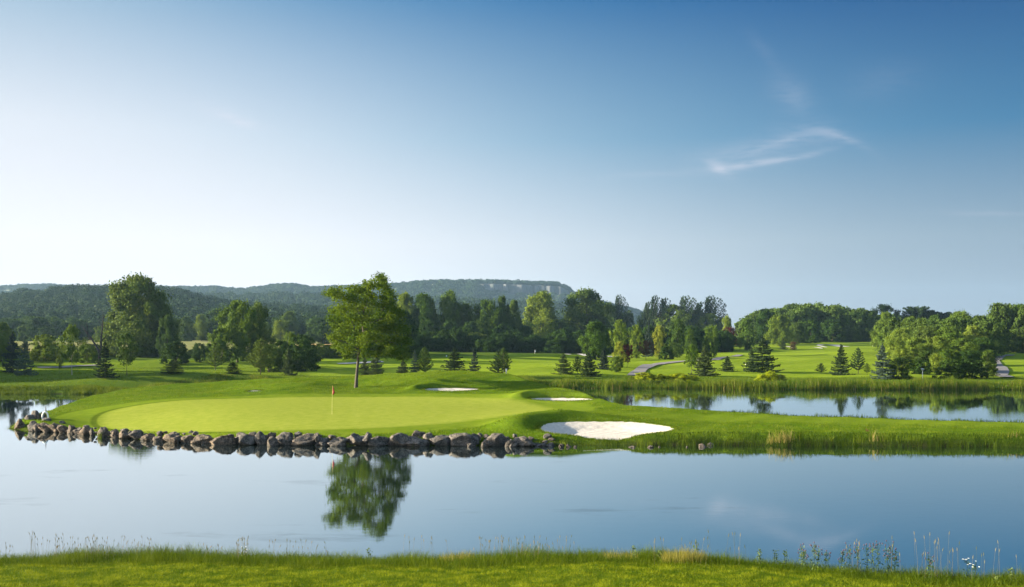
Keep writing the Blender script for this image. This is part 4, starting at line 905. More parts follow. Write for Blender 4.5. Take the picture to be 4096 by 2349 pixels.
# the escarpment: long wooded slope, a bare limestone step, a flat wooded top
D0, DC, D1 = 1700, 2330, 2400
def zf3(px, D):
    zc = Zat(np.interp(px, *cr3), D1); b_ = 8.; fr = .80+.03*np.sin(np.asarray(px)*.02)
    fr = fr+(1-fr)*.8*(1-ss(np.asarray(px, float), 1880, 1980)); t = np.clip((D-D0)/(DC-D0), 0, 1); low = b_+(zc-b_)*fr*t**1.5; up = zc*fr+(zc-zc*fr)*np.clip((D-DC)/14, 0, 1)+b_*(1-fr)*np.clip(1-(D-DC)/14, 0, 1)
    u = np.clip((D-DC-14)/60, 0, 1)
    return np.where(D < DC, low, np.where(D < D1, up-(1-u)*zc*.03*np.clip((D-DC)/14, 0, 1), zc-(D-D1)*.01))
Dv = np.concatenate([np.linspace(D0, DC-2, 40), np.linspace(DC, DC+16, 7), np.linspace(DC+30, 3000, 14)]); pv = np.linspace(-600, 2800, 500)
Dg, Pg = np.meshgrid(Dv, pv, indexing='ij'); jag = 9*np.sin(Pg*.083+2*np.sin(Pg*.031))+6*np.sin(Pg*.21+1.5*np.sin(Pg*.05))+4*np.sin(Pg*.47); Dj = Dg+np.where((Dg > DC-30) & (Dg < DC+40), jag, 0)
Zg = zf3(Pg, Dg); rock = ((Dg >= DC-2) & (Dg <= DC+16) & (Pg > 1900)).astype(float)
m, nt, N, L = newmat('escarpment_ground')
nz = noise(N, L, .05, 6, .7, stretch=(1.6, 1.6, .35)); cc = ramp(N, L, nz, [(.35, (.03, .042, .035)), (.5, (.045, .052, .058)), (.72, (.095, .093, .104))])
c = mixc(N, L, attr(N, 'rock'), (.03, .05, .02), cc); b = N.new('ShaderNodeBsdfPrincipled'); b.inputs['Roughness'].default_value = .95; L.new(c, b.inputs['Base Color'])
o = N.new('ShaderNodeOutputMaterial'); L.new(b.outputs[0], o.inputs[0])
esc = link('hill', grid_mesh('hill', Xat(Pg, Dj), Dj, Zg, m, dict(rock=rock))); tag(esc, kind='structure')
sp = []
pp = g.uniform(-350, 2800, 9500); dd = np.where(g.random(9500) < .72, np.sqrt(g.uniform(1700**2, DC**2, 9500)), g.uniform(DC+22, 2480, 9500)); zz = zf3(pp, dd)
for px, D, z in zip(pp, dd, zz):
    h = g.uniform(9, 14)
    if 1965 < px < 2278 and DC-110 < D < DC+2 and g.random() < .66+.3*math.sin(px*.05): continue
    if D < DC and D > DC-14: h *= .6
    sp.append((Xat(px, D), D, float(z)-1.5, g.uniform(11, 18), h))
scatter('hill_woods', sp, None, M['wood_ridge'], 'continuous woods over the long blue escarpment', 'wood', 13, coarse=100, leafk=.085)
#SPLIT2

# ---------------------------------------------------------------- rocks along the island
m, nt, N, L = newmat('island_rock')
tc = N.new('ShaderNodeTexCoord'); oi = N.new('ShaderNodeObjectInfo')
va = N.new('ShaderNodeVectorMath'); va.operation = 'ADD'; L.new(tc.outputs['Object'], va.inputs[0]); L.new(oi.outputs['Random'], va.inputs[1])
n1 = noise(N, L, 3.2, 6, .7, va.outputs[0]); n2 = noise(N, L, 13, 4, .7, va.outputs[0]); 
c = ramp(N, L, n1, [(.36, (.016, .014, .013)), (.5, (.060, .054, .050)), (.66, (.165, .148, .134))])
c = mixc(N, L, fmath(N, L, 'MULTIPLY', fmath(N, L, 'SUBTRACT', n2, .50, True), 3.0, True), c, (.26, .245, .23))
warm = mixc(N, L, 1.0, c, (1.25, .92, .62), 'MULTIPLY'); c = mixc(N, L, attr(N, 'warm'), c, warm)
geo = N.new('ShaderNodeNewGeometry'); sp_ = N.new('ShaderNodeSeparateXYZ'); L.new(geo.outputs['Position'], sp_.inputs[0])
wet = N.new('ShaderNodeMapRange'); wet.inputs[1].default_value = .06; wet.inputs[2].default_value = .01; L.new(sp_.outputs[2], wet.inputs[0])
c = mixc(N, L, fmath(N, L, 'MULTIPLY', wet.outputs[0], .6), c, (.035, .03, .024))
b = N.new('ShaderNodeBsdfPrincipled'); b.inputs['Roughness'].default_value = .9; L.new(c, b.inputs['Base Color'])
bp = N.new('ShaderNodeBump'); bp.inputs['Strength'].default_value = .8; bp.inputs['Distance'].default_value = .09; L.new(fmath(N, L, 'ADD', fmath(N, L, 'MULTIPLY', n1, 2), n2), bp.inputs['Height']); L.new(bp.outputs[0], b.inputs['Normal'])
o = N.new('ShaderNodeOutputMaterial'); L.new(b.outputs[0], o.inputs[0]); M['rock'] = m
import bmesh
_bm = bmesh.new(); bmesh.ops.create_icosphere(_bm, subdivisions=4, radius=1); _bm.verts.ensure_lookup_table()
ICO = np.array([v.co[:] for v in _bm.verts]); ICF = np.array([[v.index for v in f.verts] for f in _bm.faces]); _bm.free()
def rock(px, by, ty, w, label, seed, warm=0.0, back=0.0, pointed=0.0):
    g = np.random.default_rng(seed+500)
    # the foot of each rock stands in the water; the upper ones rest on those
    D = F*H/(max(by, 1700)-HY) if by > 1765 or px < 860 else F*(H-.45)/(by-HY)
    if px < 860: D = F*H/(np.interp(px, [60, 130, 200, 290, 400, 520, 660, 860], [1716, 1727, 1729, 1736, 1748, 1758, 1770, 1778])-HY)
    if px < 860 and by < np.interp(px, [60, 290, 400, 860], [1712, 1728, 1740, 1772])-4: D += 1.2
    D += .35+back; hw = w*D/F/2*1.26; zt = Zat(ty, D); k_s = 1 if px < 2150 else .8; hw *= k_s; zt += .05 if px < 2150 else -.04; zl = min(Zat(by, D), zt-.12)-.14; hh = (zt-zl)/2; dep = hw*g.uniform(.75, .95)
    P = ICO.copy()
    for k in range(15):      # chisel flat faces
        d = unit(g.normal(size=3)); h_ = g.uniform(.50, .82); s_ = P@d; over = np.maximum(s_-h_, 0); P = P-np.outer(over*.97, d)
    if pointed: P[:, 0] *= 1-pointed*.5*(P[:, 2]+1)/2; P[:, 1] *= 1-pointed*.5*(P[:, 2]+1)/2; P[:, 0] += pointed*.25*g.choice([-1, 1])*P[:, 2]
    mx_ = np.abs(P).max(0); P = P/mx_
    disp = np.array([mnoise.fractal(Vector(p*1.6+seed*3.1), 0.9, 2.1, 5) for p in P]); P = P*(1+.20*disp[:, None])
    top = P[:, 2].max(); V = P*np.array([hw, dep, hh/top if top else hh]); V[:, 2] += hh
    o = link('rock', mesh_np('rock', V, ICF, M['rock'], dict(warm=np.full(len(V), warm)), smooth=False)); o.location = (Xat(px, D), D, zl)
    return tag(o, label, 'rock', 'rocks edging the island')
RK = [ # px, base, top, width, label, warm, back, pointed
 (82,1722,1676,38,'brown mossy boulder at the far left tip of the island',.7,0,0),
 (118,1697,1660,34,'dark boulder piled on top of the brown boulder at the island tip',0,1.2,0),
 (143,1690,1644,36,'tall pointed dark rock, highest on the island tip',.1,2.2,.8),
 (168,1684,1652,22,'grey slanted slab between the tall pointed rock and the life ring',0,2.4,.4),
 (130,1727,1694,34,'smooth purplish rock with a pale edge low at the island tip',0,0,0),
 (150,1728,1698,28,'dark brown rock filling between the purplish rock and the long ridged boulder',.3,0,0),
 (190,1702,1673,36,'dark smooth boulder at the foot of the life ring',0,1.2,0),
 (190,1727,1692,54,'long ridged boulder, left half, below the life ring',.7,-.1,0),
 (222,1729,1693,46,'brown ridged boulder touching the long ridged one below the life ring',.8,0,0),
 (256,1732,1702,42,'low brown rock between the ridged boulders and the leaning slab',.7,.1,0),
 (252,1712,1685,26,'small dark rock set in the grass above the low brown rock',0,1.4,0),
 (288,1735,1702,32,'leaning slab with a bright sunlit left face',.6,0,.5),
 (340,1744,1710,44,'rounded tan rock right of the leaning slab',.8,0,.2),
 (314,1742,1726,26,'flat brown stone at the water left of the rounded tan rock',.6,-.1,0),
 (368,1745,1717,20,'narrow dark rock right of the rounded tan rock',.3,.1,0),
 (413,1748,1710,32,'upright block standing alone left of the twin light rocks',.3,0,.3),
 (458,1753,1724,30,'small light brown rock, left of the twin light rocks',.6,0,.1),
 (500,1757,1725,50,'lumpy light brown rock, right of the twin light rocks',.7,0,.1),
 (549,1757,1721,48,'dark grey blocky rock after the lumpy light brown one',.1,0,.1),
 (595,1765,1735,48,'reddish brown low rock right of the dark grey blocky rock',.7,0,.1),
 (637,1767,1748,52,'flat brown rock beneath the bright grass tuft',.5,0,0),
 (697,1772,1737,70,'broad tan boulder right of the bright grass tuft',.7,0,.1),
 (754,1774,1742,52,'brown pitted boulder after the broad tan one',.5,0,.1),
 (767,1741,1724,26,'small dark stone half buried in grass above the pitted boulder',0,1.0,0),
 (812,1777,1741,76,'sloping brown boulder shaped like a low pyramid',.5,0,.5),
 (899,1780,1741,88,'wide tan boulder with a sharp crest, first of the big row',.7,0,.35),
 (980,1782,1737,74,'grey blue boulder with a light left edge after the sharp crested one',.1,.1,0),
 (1042,1782,1727,52,'tall grey block with a jutting top left of the stacked pair',.15,.1,.4),
 (1082,1754,1732,34,'small tan rock resting on another, upper one of the stacked pair',.7,.5,0),
 (1088,1786,1750,44,'brown rock, lower one of the stacked pair',.4,.0,.2),
 (1144,1783,1731,82,'big lichen streaked boulder below and left of the flag',.05,.1,0),
 (1193,1757,1729,28,'dark wedge behind the big lichen streaked boulder',0,.7,.2),
 (1222,1784,1736,82,'boulder with a grass tuft growing on it',.35,.1,.3),
 (1268,1760,1733,26,'small grey rock above the gap right of the grass topped boulder',.1,.6,.3),
 (1293,1785,1754,56,'low grey boulder directly below the flag',.1,.1,0),
 (1353,1785,1748,66,'dark triangular boulder right of the low grey boulder',.05,.1,.6),
 (1423,1786,1734,80,'jagged boulder with a white sunlit peak, below the island tree',.15,.1,.6),
 (1470,1764,1732,32,'dark upright stone behind the jagged white peaked boulder',0,.6,.3),
 (1513,1786,1746,72,'smooth rounded egg shaped grey boulder',.05,.1,0),
 (1586,1786,1734,78,'high boulder with a bright knob at its upper left',.15,.1,.2),
 (1672,1786,1749,98,'wide dark boulder with long grass hanging over it',.05,.15,0),
 (1667,1753,1724,48,'brown rough rock sitting above the grass hung boulder',.5,.7,.3),
 (1715,1758,1733,38,'rounded purple grey rock above the right end of the grass hung boulder',.1,.6,0),
 (1763,1786,1744,74,'mottled boulder with white lichen right of the grass hung one',.05,.1,0),
 (1837,1786,1735,76,'large mottled boulder with a mossy top, left one of a touching pair',.1,.1,.1),
 (1893,1786,1737,54,'steep grey boulder with green grass on its right flank',.05,.2,.2),
 (1887,1787,1775,28,'small low stone at the waterline before the steep grey boulder',.1,-.3,0),
 (1934,1789,1771,20,'small round pale stone at the waterline left of the domed boulder',.2,-.3,0),
 (1980,1787,1736,72,'domed grey boulder standing apart, first of the last two big ones',.15,.1,.2),
 (2033,1790,1759,26,'small dark stone between the last two big boulders, left one',.1,0,.1),
 (2055,1790,1765,32,'small dark stone between the last two big boulders, right one',.1,0,0),
 (2101,1788,1748,80,'flat topped boulder with a white spike on its left, last big one',.15,.1,0),
 (2166,1788,1769,48,'low dark rock right of the flat topped boulder',0,0,0),
 (2203,1788,1772,32,'low dark stone second right of the flat topped boulder',0,-.1,0),
 (2244,1789,1772,24,'small pointed brown stone at the water left of the front bunker',.5,-.2,.3),
 (2273,1789,1773,24,'small pale stone right of the pointed brown stone',.4,-.2,.1),
 (2301,1790,1779,16,'tiny white stone under the left end of the front bunker',.2,-.3,0),
 (2527,1791,1780,28,'small flat stone at the water under the middle of the front bunker',.3,-.3,0),
 (2601,1791,1779,26,'small stone at the water under the right part of the front bunker',.3,-.3,0),
 (2638,1790,1782,16,'tiny stone just right of the stone under the right part of the bunker',.3,-.3,0),
 (2748,1790,1781,13,'tiny tan stone left of the four stones on the right bank',.4,-.3,0),
 (2810,1790,1773,38,'pinkish block, leftmost of the four stones on the right bank',.5,-.1,0),
 (2840,1786,1768,34,'dark green grey stone, second of the four on the right bank',0,.1,0),
 (2868,1783,1761,36,'rounded grey stone, third of the four on the right bank',.1,.3,0),
 (2898,1780,1759,26,'grey upright stone, last of the four on the right bank',.1,.5,.1),
]
for i, a in enumerate(RK): rock(a[0], a[1], a[2], a[3], a[4], i, a[5], a[6], a[7])

g = np.random.default_rng(31); P = []
for i in range(300):
    px = g.uniform(130, 2210); yb = np.interp(px, [60, 130, 200, 290, 400, 520, 660, 860, 2300], [1716, 1727, 1729, 1736, 1748, 1758, 1770, 1779, 1786]); D = F*H/(yb-HY)+g.uniform(.25, 1.1)
    rr = g.uniform(.07, .24); V = ICO[:].copy()
    for k in range(7):
        d = unit(g.normal(size=3)); V = V-np.outer(np.maximum(V@d-g.uniform(.5, .85), 0)*.95, d)
    V = V*rr*np.array([g.uniform(.9, 1.5), 1, g.uniform(.6, 1)])+np.array([Xat(px, D), D, g.uniform(.0, .55)*min(1, D-F*H/(yb-HY))+.03]); P.append((V, ICF, np.full(len(V), .5*g.random())))
V, Fq, T = merge(P); ob = link('rubble', mesh_np('rubble', V, Fq, M['rock'], dict(warm=T), smooth=True)); tag(ob, 'small dark stones wedged between the boulders of the island edge', None, kind='stuff')

# ---------------------------------------------------------------- grass
def blades(P, hgt, wid, lean, tint, g, segs=2, dirx=None):
    """tapering bent strips; P (n,3)"""
    n = len(P); az = g.uniform(0, 6.283, n) if dirx is None else dirx; L_ = lean*g.uniform(.2, 1.2, n)
    face = g.uniform(-.9, .9, n); wx = np.cos(face); wy = np.sin(face); rows = []
    for k in range(segs+1):
        t = k/segs; w = wid*(1-t)**.7*.5+.0004; off = L_*hgt*t**1.8
        cx = P[:, 0]+np.cos(az)*off; cy = P[:, 1]+np.sin(az)*off; cz = P[:, 2]+hgt*t*(1-.25*np.minimum(L_, 1)*t)
        rows += [np.stack([cx-wx*w, cy-wy*w, cz], 1), np.stack([cx+wx*w, cy+wy*w, cz], 1)]
    V = np.stack(rows, 1).reshape(-1, 3); m_ = (segs+1)*2; base = np.arange(n)[:, None]*m_
    Fq = np.concatenate([base+np.array([[2*k, 2*k+1, 2*k+3, 2*k+2]]) for k in range(segs)], 0)
    return V, Fq, np.repeat(tint, m_)
def grass_obj(name, parts, mat, label):
    o = link(name, mk(name, merge(parts), M[mat])); return tag(o, label, None, kind='stuff')
g = np.random.default_rng(77)
def clumpy(x, y, s=1.0, seed=0.0):
    return np.array([mnoise.noise(Vector((a*s, b_*s, seed))) for a, b_ in zip(x, y)])
# mown near lawn
n = 150000; D = g.uniform(20.6, 25.4, n); X = g.uniform(-.54, .54, n)*D; P = np.stack([X, D, znear(X, D)], 1)
keep = D < shoreD(X)-3.1; P = P[keep]; cl = clumpy(P[:, 0], P[:, 1], 2.2)+.6*clumpy(P[:, 0], P[:, 1], 7, 5)
hh = (.034+.022*g.random(len(P)))*(1+.5*np.clip(cl, -.6, .8)); tn = np.clip(.45+.9*cl+g.normal(size=len(P))*.22, 0, 1)
grass_obj('lawn_grass', [blades(P, hh, np.full(len(P), .0085), .9, tn, g, 1)], 'lawnblade', 'mown grass of the near lawn along the bottom of the picture')
# unmown strip on the near bank
n = 88000; X = g.uniform(-17, 17, n); s_ = g.uniform(.0, 3.75, n); D = shoreD(X)-s_; keep = np.abs(X) < D*.56; X, D, s_ = X[keep], D[keep], s_[keep]
cl = clumpy(X, D, .9)+.5*clumpy(X, D, 3, 2); base = np.interp(s_, [0, 1, 2.2, 3.0, 3.75], [.5, .50, .38, .24, .09])
pxs = X/D*F+CX; base *= np.interp(pxs, [0, 300, 700, 1000, 1500, 2000, 2500, 2700, 3000, 3500, 4000], [.85, 1.05, 1.1, .95, .85, 1.05, .95, .9, .85, .95, .9])
hh = base*(1+.45*cl)*g.uniform(.55, 1.15, len(X)); tn = np.clip(.35+.35*cl+g.normal(size=len(X))*.22, 0, 1)
grass_obj('bank_grass', [blades(np.stack([X, D, znear(X, D)-.02], 1), hh, np.full(len(X), .008), .55, tn, g, 3)], 'tallgrass', 'long unmown grass along the near edge of the pond')
def tuft(px, D, rad, n, h, lab, mat='dry', name='dry_grass_tuft'):
    X0 = Xat(px, D); r = np.sqrt(g.random(n))*rad; a = g.uniform(0, 6.283, n); x = X0+r*np.cos(a)*1.5; y = D+r*np.sin(a); z = znear(x, y)
    V, Fq, T = blades(np.stack([x, y, z], 1), h*g.uniform(.6, 1.1, n)*(1-.3*r/rad), np.full(n, .008), .4, np.clip(g.normal(size=n)*.25+.6, 0, 1), g, 3)
    V = V-np.array([X0, D, 0]); o = link(name, mk(name, (V, Fq, T), M[mat])); o.location = (X0, D, 0); return tag(o, lab, 'grass tuft')
tuft(2735, 25.6, .42, 700, .52, 'wide pale yellow grass tuft on the near bank right of centre')
tuft(1825, 26.4, .40, 420, .55, 'pale feathery grass tuft on the near bank left of centre')
tuft(2480, 26.2, .35, 200, .46, 'thin pale grass tuft just left of a leafy weed on the near bank')
# seed stalks
def stalks(spots, mat, headl, lab):
    parts = []
    for (px, ty, D, ln) in spots:
        X0 = Xat(px, D); z0 = float(znear(X0, D)); zt = Zat(ty, D)
        pts = np.array([[X0-ln*.4, D, z0], [X0-ln*.25, D, z0+(zt-z0)*.5], [X0-ln*.05, D, zt-headl], [X0, D, zt-headl*.5], [X0+ln*.08, D, zt]])
        V, Fq, _ = tube(pts, [.0022, .0018, .0016, .0095, .0015], 4); parts.append((V, Fq, np.full(len(V), g.random())))
    o = link('seed_grass', mk('seed_grass', merge(parts), M[mat])); return tag(o, lab, None, kind='stuff')
sp = []
def cluster(n, p0, p1, y0, y1, D0=25.6, D1=27.6):
    for _ in range(n): sp.append((g.uniform(p0, p1), g.uniform(y0, y1), g.uniform(D0, D1), g.normal()*.14))
cluster(12, 116, 150, 2122, 2175); cluster(44, 160, 420, 2130, 2190); cluster(56, 220, 610, 2140, 2195); cluster(20, 940, 1000, 2142, 2175); cluster(22, 1068, 1310, 2150, 2200)
cluster(10, 780, 930, 2165, 2200); cluster(10, 1600, 1790, 2135, 2180); cluster(60, 1880, 2300, 2138, 2190); cluster(10, 1950, 2080, 2140, 2160); cluster(8, 0, 60, 2165, 2200); cluster(10, 610, 800, 2175, 2200)
stalks(sp, 'seed', .085, 'thin green seed stalks standing above the left and middle of the near bank')
sp = []
cluster(10, 2590, 2780, 2145, 2190, 25, 26.5); cluster(14, 2780, 3000, 2104, 2200, 24.8, 26); cluster(8, 3380, 3440, 2150, 2200, 24.5, 25.6); cluster(16, 3560, 3830, 2120, 2215, 24, 25.2); cluster(18, 3700, 4090, 2135, 2240, 23.8, 25)
stalks(sp, 'seed', .11, 'tall pale seed stalks sunlit against the water at the right of the near bank')
# thistles, weeds, white flowers
M['thistle'] = foliage('thistle_green', (.04, .07, .02), (.10, .15, .045), .3); M['thistlehead'] = simple('thistle_heads', (.028, .020, .026), .8, (.085, .045, .085), 40)
M['petal'] = simple('white_petals', (.75, .75, .72), .7)
def weed(name, px, D, ty, lab, cat, seed, heads='thistle', grp=None):
    g = np.random.default_rng(seed); X0 = Xat(px, D); z0 = float(znear(X0, D)); h = Zat(ty, D)-z0; r = empty(name, (X0, D, z0-.02), lab, cat, grp)
    st = [([(0, 0, 0), (g.normal()*.02, 0, h*.5), (g.normal()*.03, 0, h*.97)], [.007, .006, .004])]; tips = [np.array(st[0][0][-1])]; C, O = [], []
    nb = 5 if heads else 0
    for k in range(nb):
        zb = h*g.uniform(.5, .85); a = g.uniform(0, 6.28); e = np.array([math.cos(a)*.10, math.sin(a)*.10, zb+h*g.uniform(.10, .18)]); st.append(([(0, 0, zb), e*np.array([.6, .6, 1])-np.array([0, 0, .03]), e], [.004, .003, .003])); tips.append(e)
    link('stem', tubes_mesh('stem', st, M['thistle'], 5), r)
    q = 70 if heads != 'umbel' else 26
    zz = h*g.uniform(.05, .9 if heads != None else 1, q); a = g.uniform(0, 6.28, q); ln = .11*(1-.6*zz/h)+.02; uu = g.uniform(.2, 1, q)
    C = np.stack([np.cos(a)*ln*uu, np.sin(a)*ln*uu, zz+.03*uu], 1); O = np.stack([np.cos(a)*.4, np.sin(a)*.4, np.full(q, .7)], 1)
    link('leaves', mk('leaves', leaves(C, .034, O, g.random(q), g, .7, .35), M['thistle']), r)
    if heads:
        parts = []
        for t_ in tips:
            if heads == 'thistle':
                V = ICO[:162]*0; V, Fq, _ = tube([t_, t_+[0, 0, .02], t_+[0, 0, .034]], [.010, .018, .013], 6); parts.append((V, Fq, np.zeros(len(V))))
            else:
                n = 18; rr = np.sqrt(g.random(n))*.022; aa = g.uniform(0, 6.28, n); C = np.stack([rr*np.cos(aa), rr*np.sin(aa), .012-rr*.1], 1)+t_; parts.append(leaves(C, .007, np.tile([0, -.5, 1.], (n, 1)), np.ones(n), g, .8, .9))
        for p_ in parts: link('flower_head', mk('flower_head', (p_[0], p_[1], p_[2]), M['thistlehead' if heads == 'thistle' else 'petal']), r)
    return r
TG = 'thistles on the near bank'
for i, (px, ty, lab) in enumerate([(3208, 2176, 'thistle at the left end of the thistle row'), (3216, 2196, 'short thistle leaning on the left end thistle'), (3256, 2166, 'thin tall thistle right of the left end pair'), (3272, 2182, 'low bushy thistle beside the thin tall one'), (3306, 2200, 'small thistle standing alone between two groups of thistles'), (3370, 2198, 'short thistle at the left of the purple headed ones'), (3396, 2178, 'dark headed thistle below the two pale seed stalks'), (3432, 2172, 'thistle with tight dark heads, left of the purple headed thistles'),
        (3466, 2172, 'purple headed thistle, left one of two'), (3490, 2170, 'purple headed thistle, right one of two'), (3513, 2160, 'tall thistle with clustered dark heads, left of the tallest group'), (3549, 2176, 'thistle with one bright purple head'), (3562, 2162, 'tallest thistle, right of the bright purple head'), (3585, 2190, 'dark thistle at the right end of the thistle row'), (3718, 2208, 'isolated dark thistle near the white flowers')]):
    weed('thistle', px, 25.2-.4*(i % 3)-(.6 if px > 3600 else 0), ty, lab+' on the near bank', 'thistle', 900+i, 'thistle', TG)
for i, (px, D, ty, lab) in enumerate([(2536, 26, 2182, 'leafy upright weed left of the wide pale grass tuft'), (2638, 25.8, 2204, 'shorter leafy weed touching the wide pale grass tuft'), (2785, 25.6, 2164, 'thin leafy weed right of the wide pale grass tuft'), (3038, 25.4, 2196, 'pale leafy weed standing alone on the bank left of the thistles'), (3104, 25.4, 2200, 'bushy leafy weed left of the left end thistle'), (3142, 25.3, 2200, 'darker leafy weed between the bushy weed and the thistles'), (1477, 26.4, 2190, 'small leafy weed below the tree reflection'), (4044, 23.6, 2272, 'broad leaved pale weed near the right edge'), (3985, 23.4, 2298, 'low pale leaved weed left of the broad leaved one near the right edge')]):
    weed('leafy_weed', px, D, ty, lab, 'weed', 950+i, None, 'leafy weeds on the near bank')
for i, (px, D, ty, lab) in enumerate([(3868, 24.2, 2228, 'white flowering plant, left one of two near the right edge'), (3898, 24.0, 2240, 'white flowering plant, right one of two near the right edge'), (975, 26.2, 2184, 'single white flower among the left seed stalks')]):
    weed('white_flower', px, D, ty, lab, 'flower', 980+i, 'umbel', 'white flowers on the near bank')

# island rough: short grass, longer along the bank
def isle_pts(n, x0, x1, y0, y1):
    X = g.uniform(x0, x1, n); Y = g.uniform(y0, y1, n); k = np.abs(X) < Y*.56; X, Y = X[k], Y[k]; d = shore_dist(X, Y); gs = green_sd(X, Y)
    k = (d > .15) & (gs > 2.9)
    for bk in BUNK: r, u, v = bunk_r(bk, X, Y); k &= r > 1.0
    return X[k], Y[k], d[k], gs[k]
X, Y, d, gs = isle_pts(230000, -41, 42, 58.5, 109); cl = clumpy(X, Y, .7)+.5*clumpy(X, Y, 2.6, 3)
k = g.random(len(X)) < np.clip(.75+.6*cl, .15, 1); X, Y, d, cl = X[k], Y[k], d[k], cl[k]
fz_ = np.exp(-((Y-(71.5-.13*(X-12)))/3.2)**4)*ss(X, 2, 9); k = g.random(len(X)) > fz_*.9; X, Y, d, cl = X[k], Y[k], d[k], cl[k]
hh = .105*(1+.8*np.clip(cl, -.7, 1))*g.uniform(.6, 1.3, len(X)); tn = np.clip(.42+.75*cl+g.normal(size=len(X))*.2, 0, 1)
M['rough'] = foliage('rough_grass_blades', (.040, .078, .006), (.155, .205, .018), .3, 0)
grass_obj('rough_grass', [blades(np.stack([X, Y, zisl(X, Y)-.01], 1), hh, np.full(len(X), .030), .9, tn, g, 1)], 'rough', 'rough grass covering the island mounds round the putting green')
for bk in BUNK:
    n = int(2600*bk[2]/4); th = g.uniform(0, 6.283, n); rr = g.uniform(.985, 1.09, n)*(1+.035*np.sin(3*th+1)+.025*np.sin(5*th+2.2)); u = rr*np.cos(th)*bk[2]; v = rr*np.sin(th)*bk[3]
    X = bk[0]+u*math.cos(bk[4])-v*math.sin(bk[4]); Y = bk[1]+u*math.sin(bk[4])+v*math.cos(bk[4])
    grass_obj('bunker_edge_grass', [blades(np.stack([X, Y, zisl(X, Y)-.02], 1), g.uniform(.05, .16, n), np.full(n, .03), .9, np.clip(g.normal(size=n)*.25+.4, 0, 1), g, 1)], 'rough', 'ragged grass hanging over a bunker rim')
M['bankgrass'] = foliage('bank_grass_blades', (.016, .042, .004), (.085, .125, .010), .25, 0)
n = 115000; X = g.uniform(-40, 40, n); Y = g.uniform(57.5, 76, n); d = shore_dist(X, Y); k = (d > .0) & (d < 2.0) & (np.abs(X) < Y*.56)
for bk in BUNK[:1]: r, u, v = bunk_r(bk, X, Y); k &= r > 1.03
X, Y, d = X[k], Y[k], d[k]; cl = clumpy(X, Y, .8, 9)+.6*clumpy(X, Y, 2.4, 4); rgt = ss(X, 3, 14)
hb = (.15+.16*rgt)*np.interp(d, [0, .3, 1.0, 2.0], [1.15, 1.2, .8, .3]); hh = hb*(1+.9*np.clip(cl, -.7, 1.2))*g.uniform(.6, 1.2, len(X))
tn = np.clip(.32+.5*cl+g.normal(size=len(X))*.2, 0, 1)
ZZ = zisl(X, Y)-.02; rt = X > 8.5+g.normal(size=len(X))*1.5
hh = np.where(rt, hh*1.45, hh)
grass_obj('shore_grass', [blades(np.stack([X, Y, ZZ], 1)[~rt], hh[~rt]*1.25, np.full((~rt).sum(), .026), .6, tn[~rt], g, 2)], 'tallgrass', 'long grass hanging over the island shore between the rocks')
grass_obj('shore_grass', [blades(np.stack([X, Y, ZZ], 1)[rt], hh[rt]*1.1, np.full(rt.sum(), .026), .5, tn[rt]*.8, g, 3)], 'bankgrass', 'dark uncut grass along the water on the right-hand bank')
def shore_tuft(px, by, ty, wpx, n, lab, mat='rough', name='grass_tuft', D=None, lean=.35):
    D = D or max(60.1, F*(H-.15)/(by-HY)); X0 = Xat(px, D); z0 = max(0, float(zisl(np.array([X0]), np.array([D]))[0]))-.05; h = Zat(ty, D)-z0; rad = wpx*D/F/2
    n = max(26, n//3); x = g.normal(size=n)*rad*.6; y = g.normal(size=n)*rad*.4
    o = link(name, mk(name, blades(np.stack([x, y, np.zeros(n)], 1), h*g.uniform(.3, 1.05, n), np.full(n, .022), lean, np.clip(g.normal(size=n)*.2+.7, 0, 1), g, 3), M[mat])); o.location = (X0, D, z0)
    return tag(o, lab, 'grass tuft', 'grass tufts on the island shore')
shore_tuft(648, 1752, 1728, 26, 60, 'bright grass tuft on the rocks at the left of the island', 'reed')
shore_tuft(395, 1744, 1716, 20, 50, 'yellow green tuft between the narrow dark rock and the upright block', 'reed')
shore_tuft(1228, 1764, 1736, 60, 160, 'brownish grass tuft growing on a boulder left below the flag', 'reeddry')
shore_tuft(1668, 1789, 1740, 78, 420, 'long dark grass hanging over the wide dark boulder', 'tallgrass')
shore_tuft(1745, 1755, 1737, 26, 80, 'small bright tuft on the mottled boulder', 'reed')
shore_tuft(1912, 1775, 1742, 40, 180, 'green grass on the flank of the steep grey boulder', 'rough')
for a in [(3140, 1780, 1705, 64, 300, 'brownish reedy tuft on the right bank, broadest there', 'reeddry'), (3326, 1782, 1735, 16, 30, 'thin pale stalk tuft left of the tall iris clump', 'reed'), (3435, 1788, 1727, 46, 90, 'tall bright iris leaf clump on the right bank', 'reed'), (3500, 1785, 1712, 46, 90, 'clump of long stalks right of the bright iris clump', 'reeddry'), (3545, 1785, 1708, 60, 90, 'clump of pale reeds on the right bank near the orange plant', 'reed'),
          (3745, 1786, 1740, 50, 80, 'short reed clump half way along the right bank', 'reed'), (3895, 1788, 1738, 60, 90, 'reed clump left of the tall cattails at the right edge', 'reed'), (4010, 1790, 1712, 60, 100, 'tall cattail clump near the right edge', 'reed'), (4060, 1790, 1716, 50, 80, 'cattail clump with rusty stems near the right edge', 'reeddry'), (2735, 1770, 1730, 20, 50, 'bright tuft on the bank right of the front bunker', 'reed'), (2602, 1782, 1757, 20, 40, 'bright tuft under the right part of the front bunker', 'reed'), (2250, 1772, 1750, 30, 60, 'bright tuft under the left end of the front bunker', 'reed'), (3085, 1785, 1722, 26, 60, 'tuft of tan stalks left of the broad brownish tuft', 'reeddry')]:
    shore_tuft(*a, name='reed_tuft')
shore_tuft(3470, 1738, 1712, 12, 40, 'small salmon orange plant on the right bank', 'brown', 'orange_plant', D=62.5)

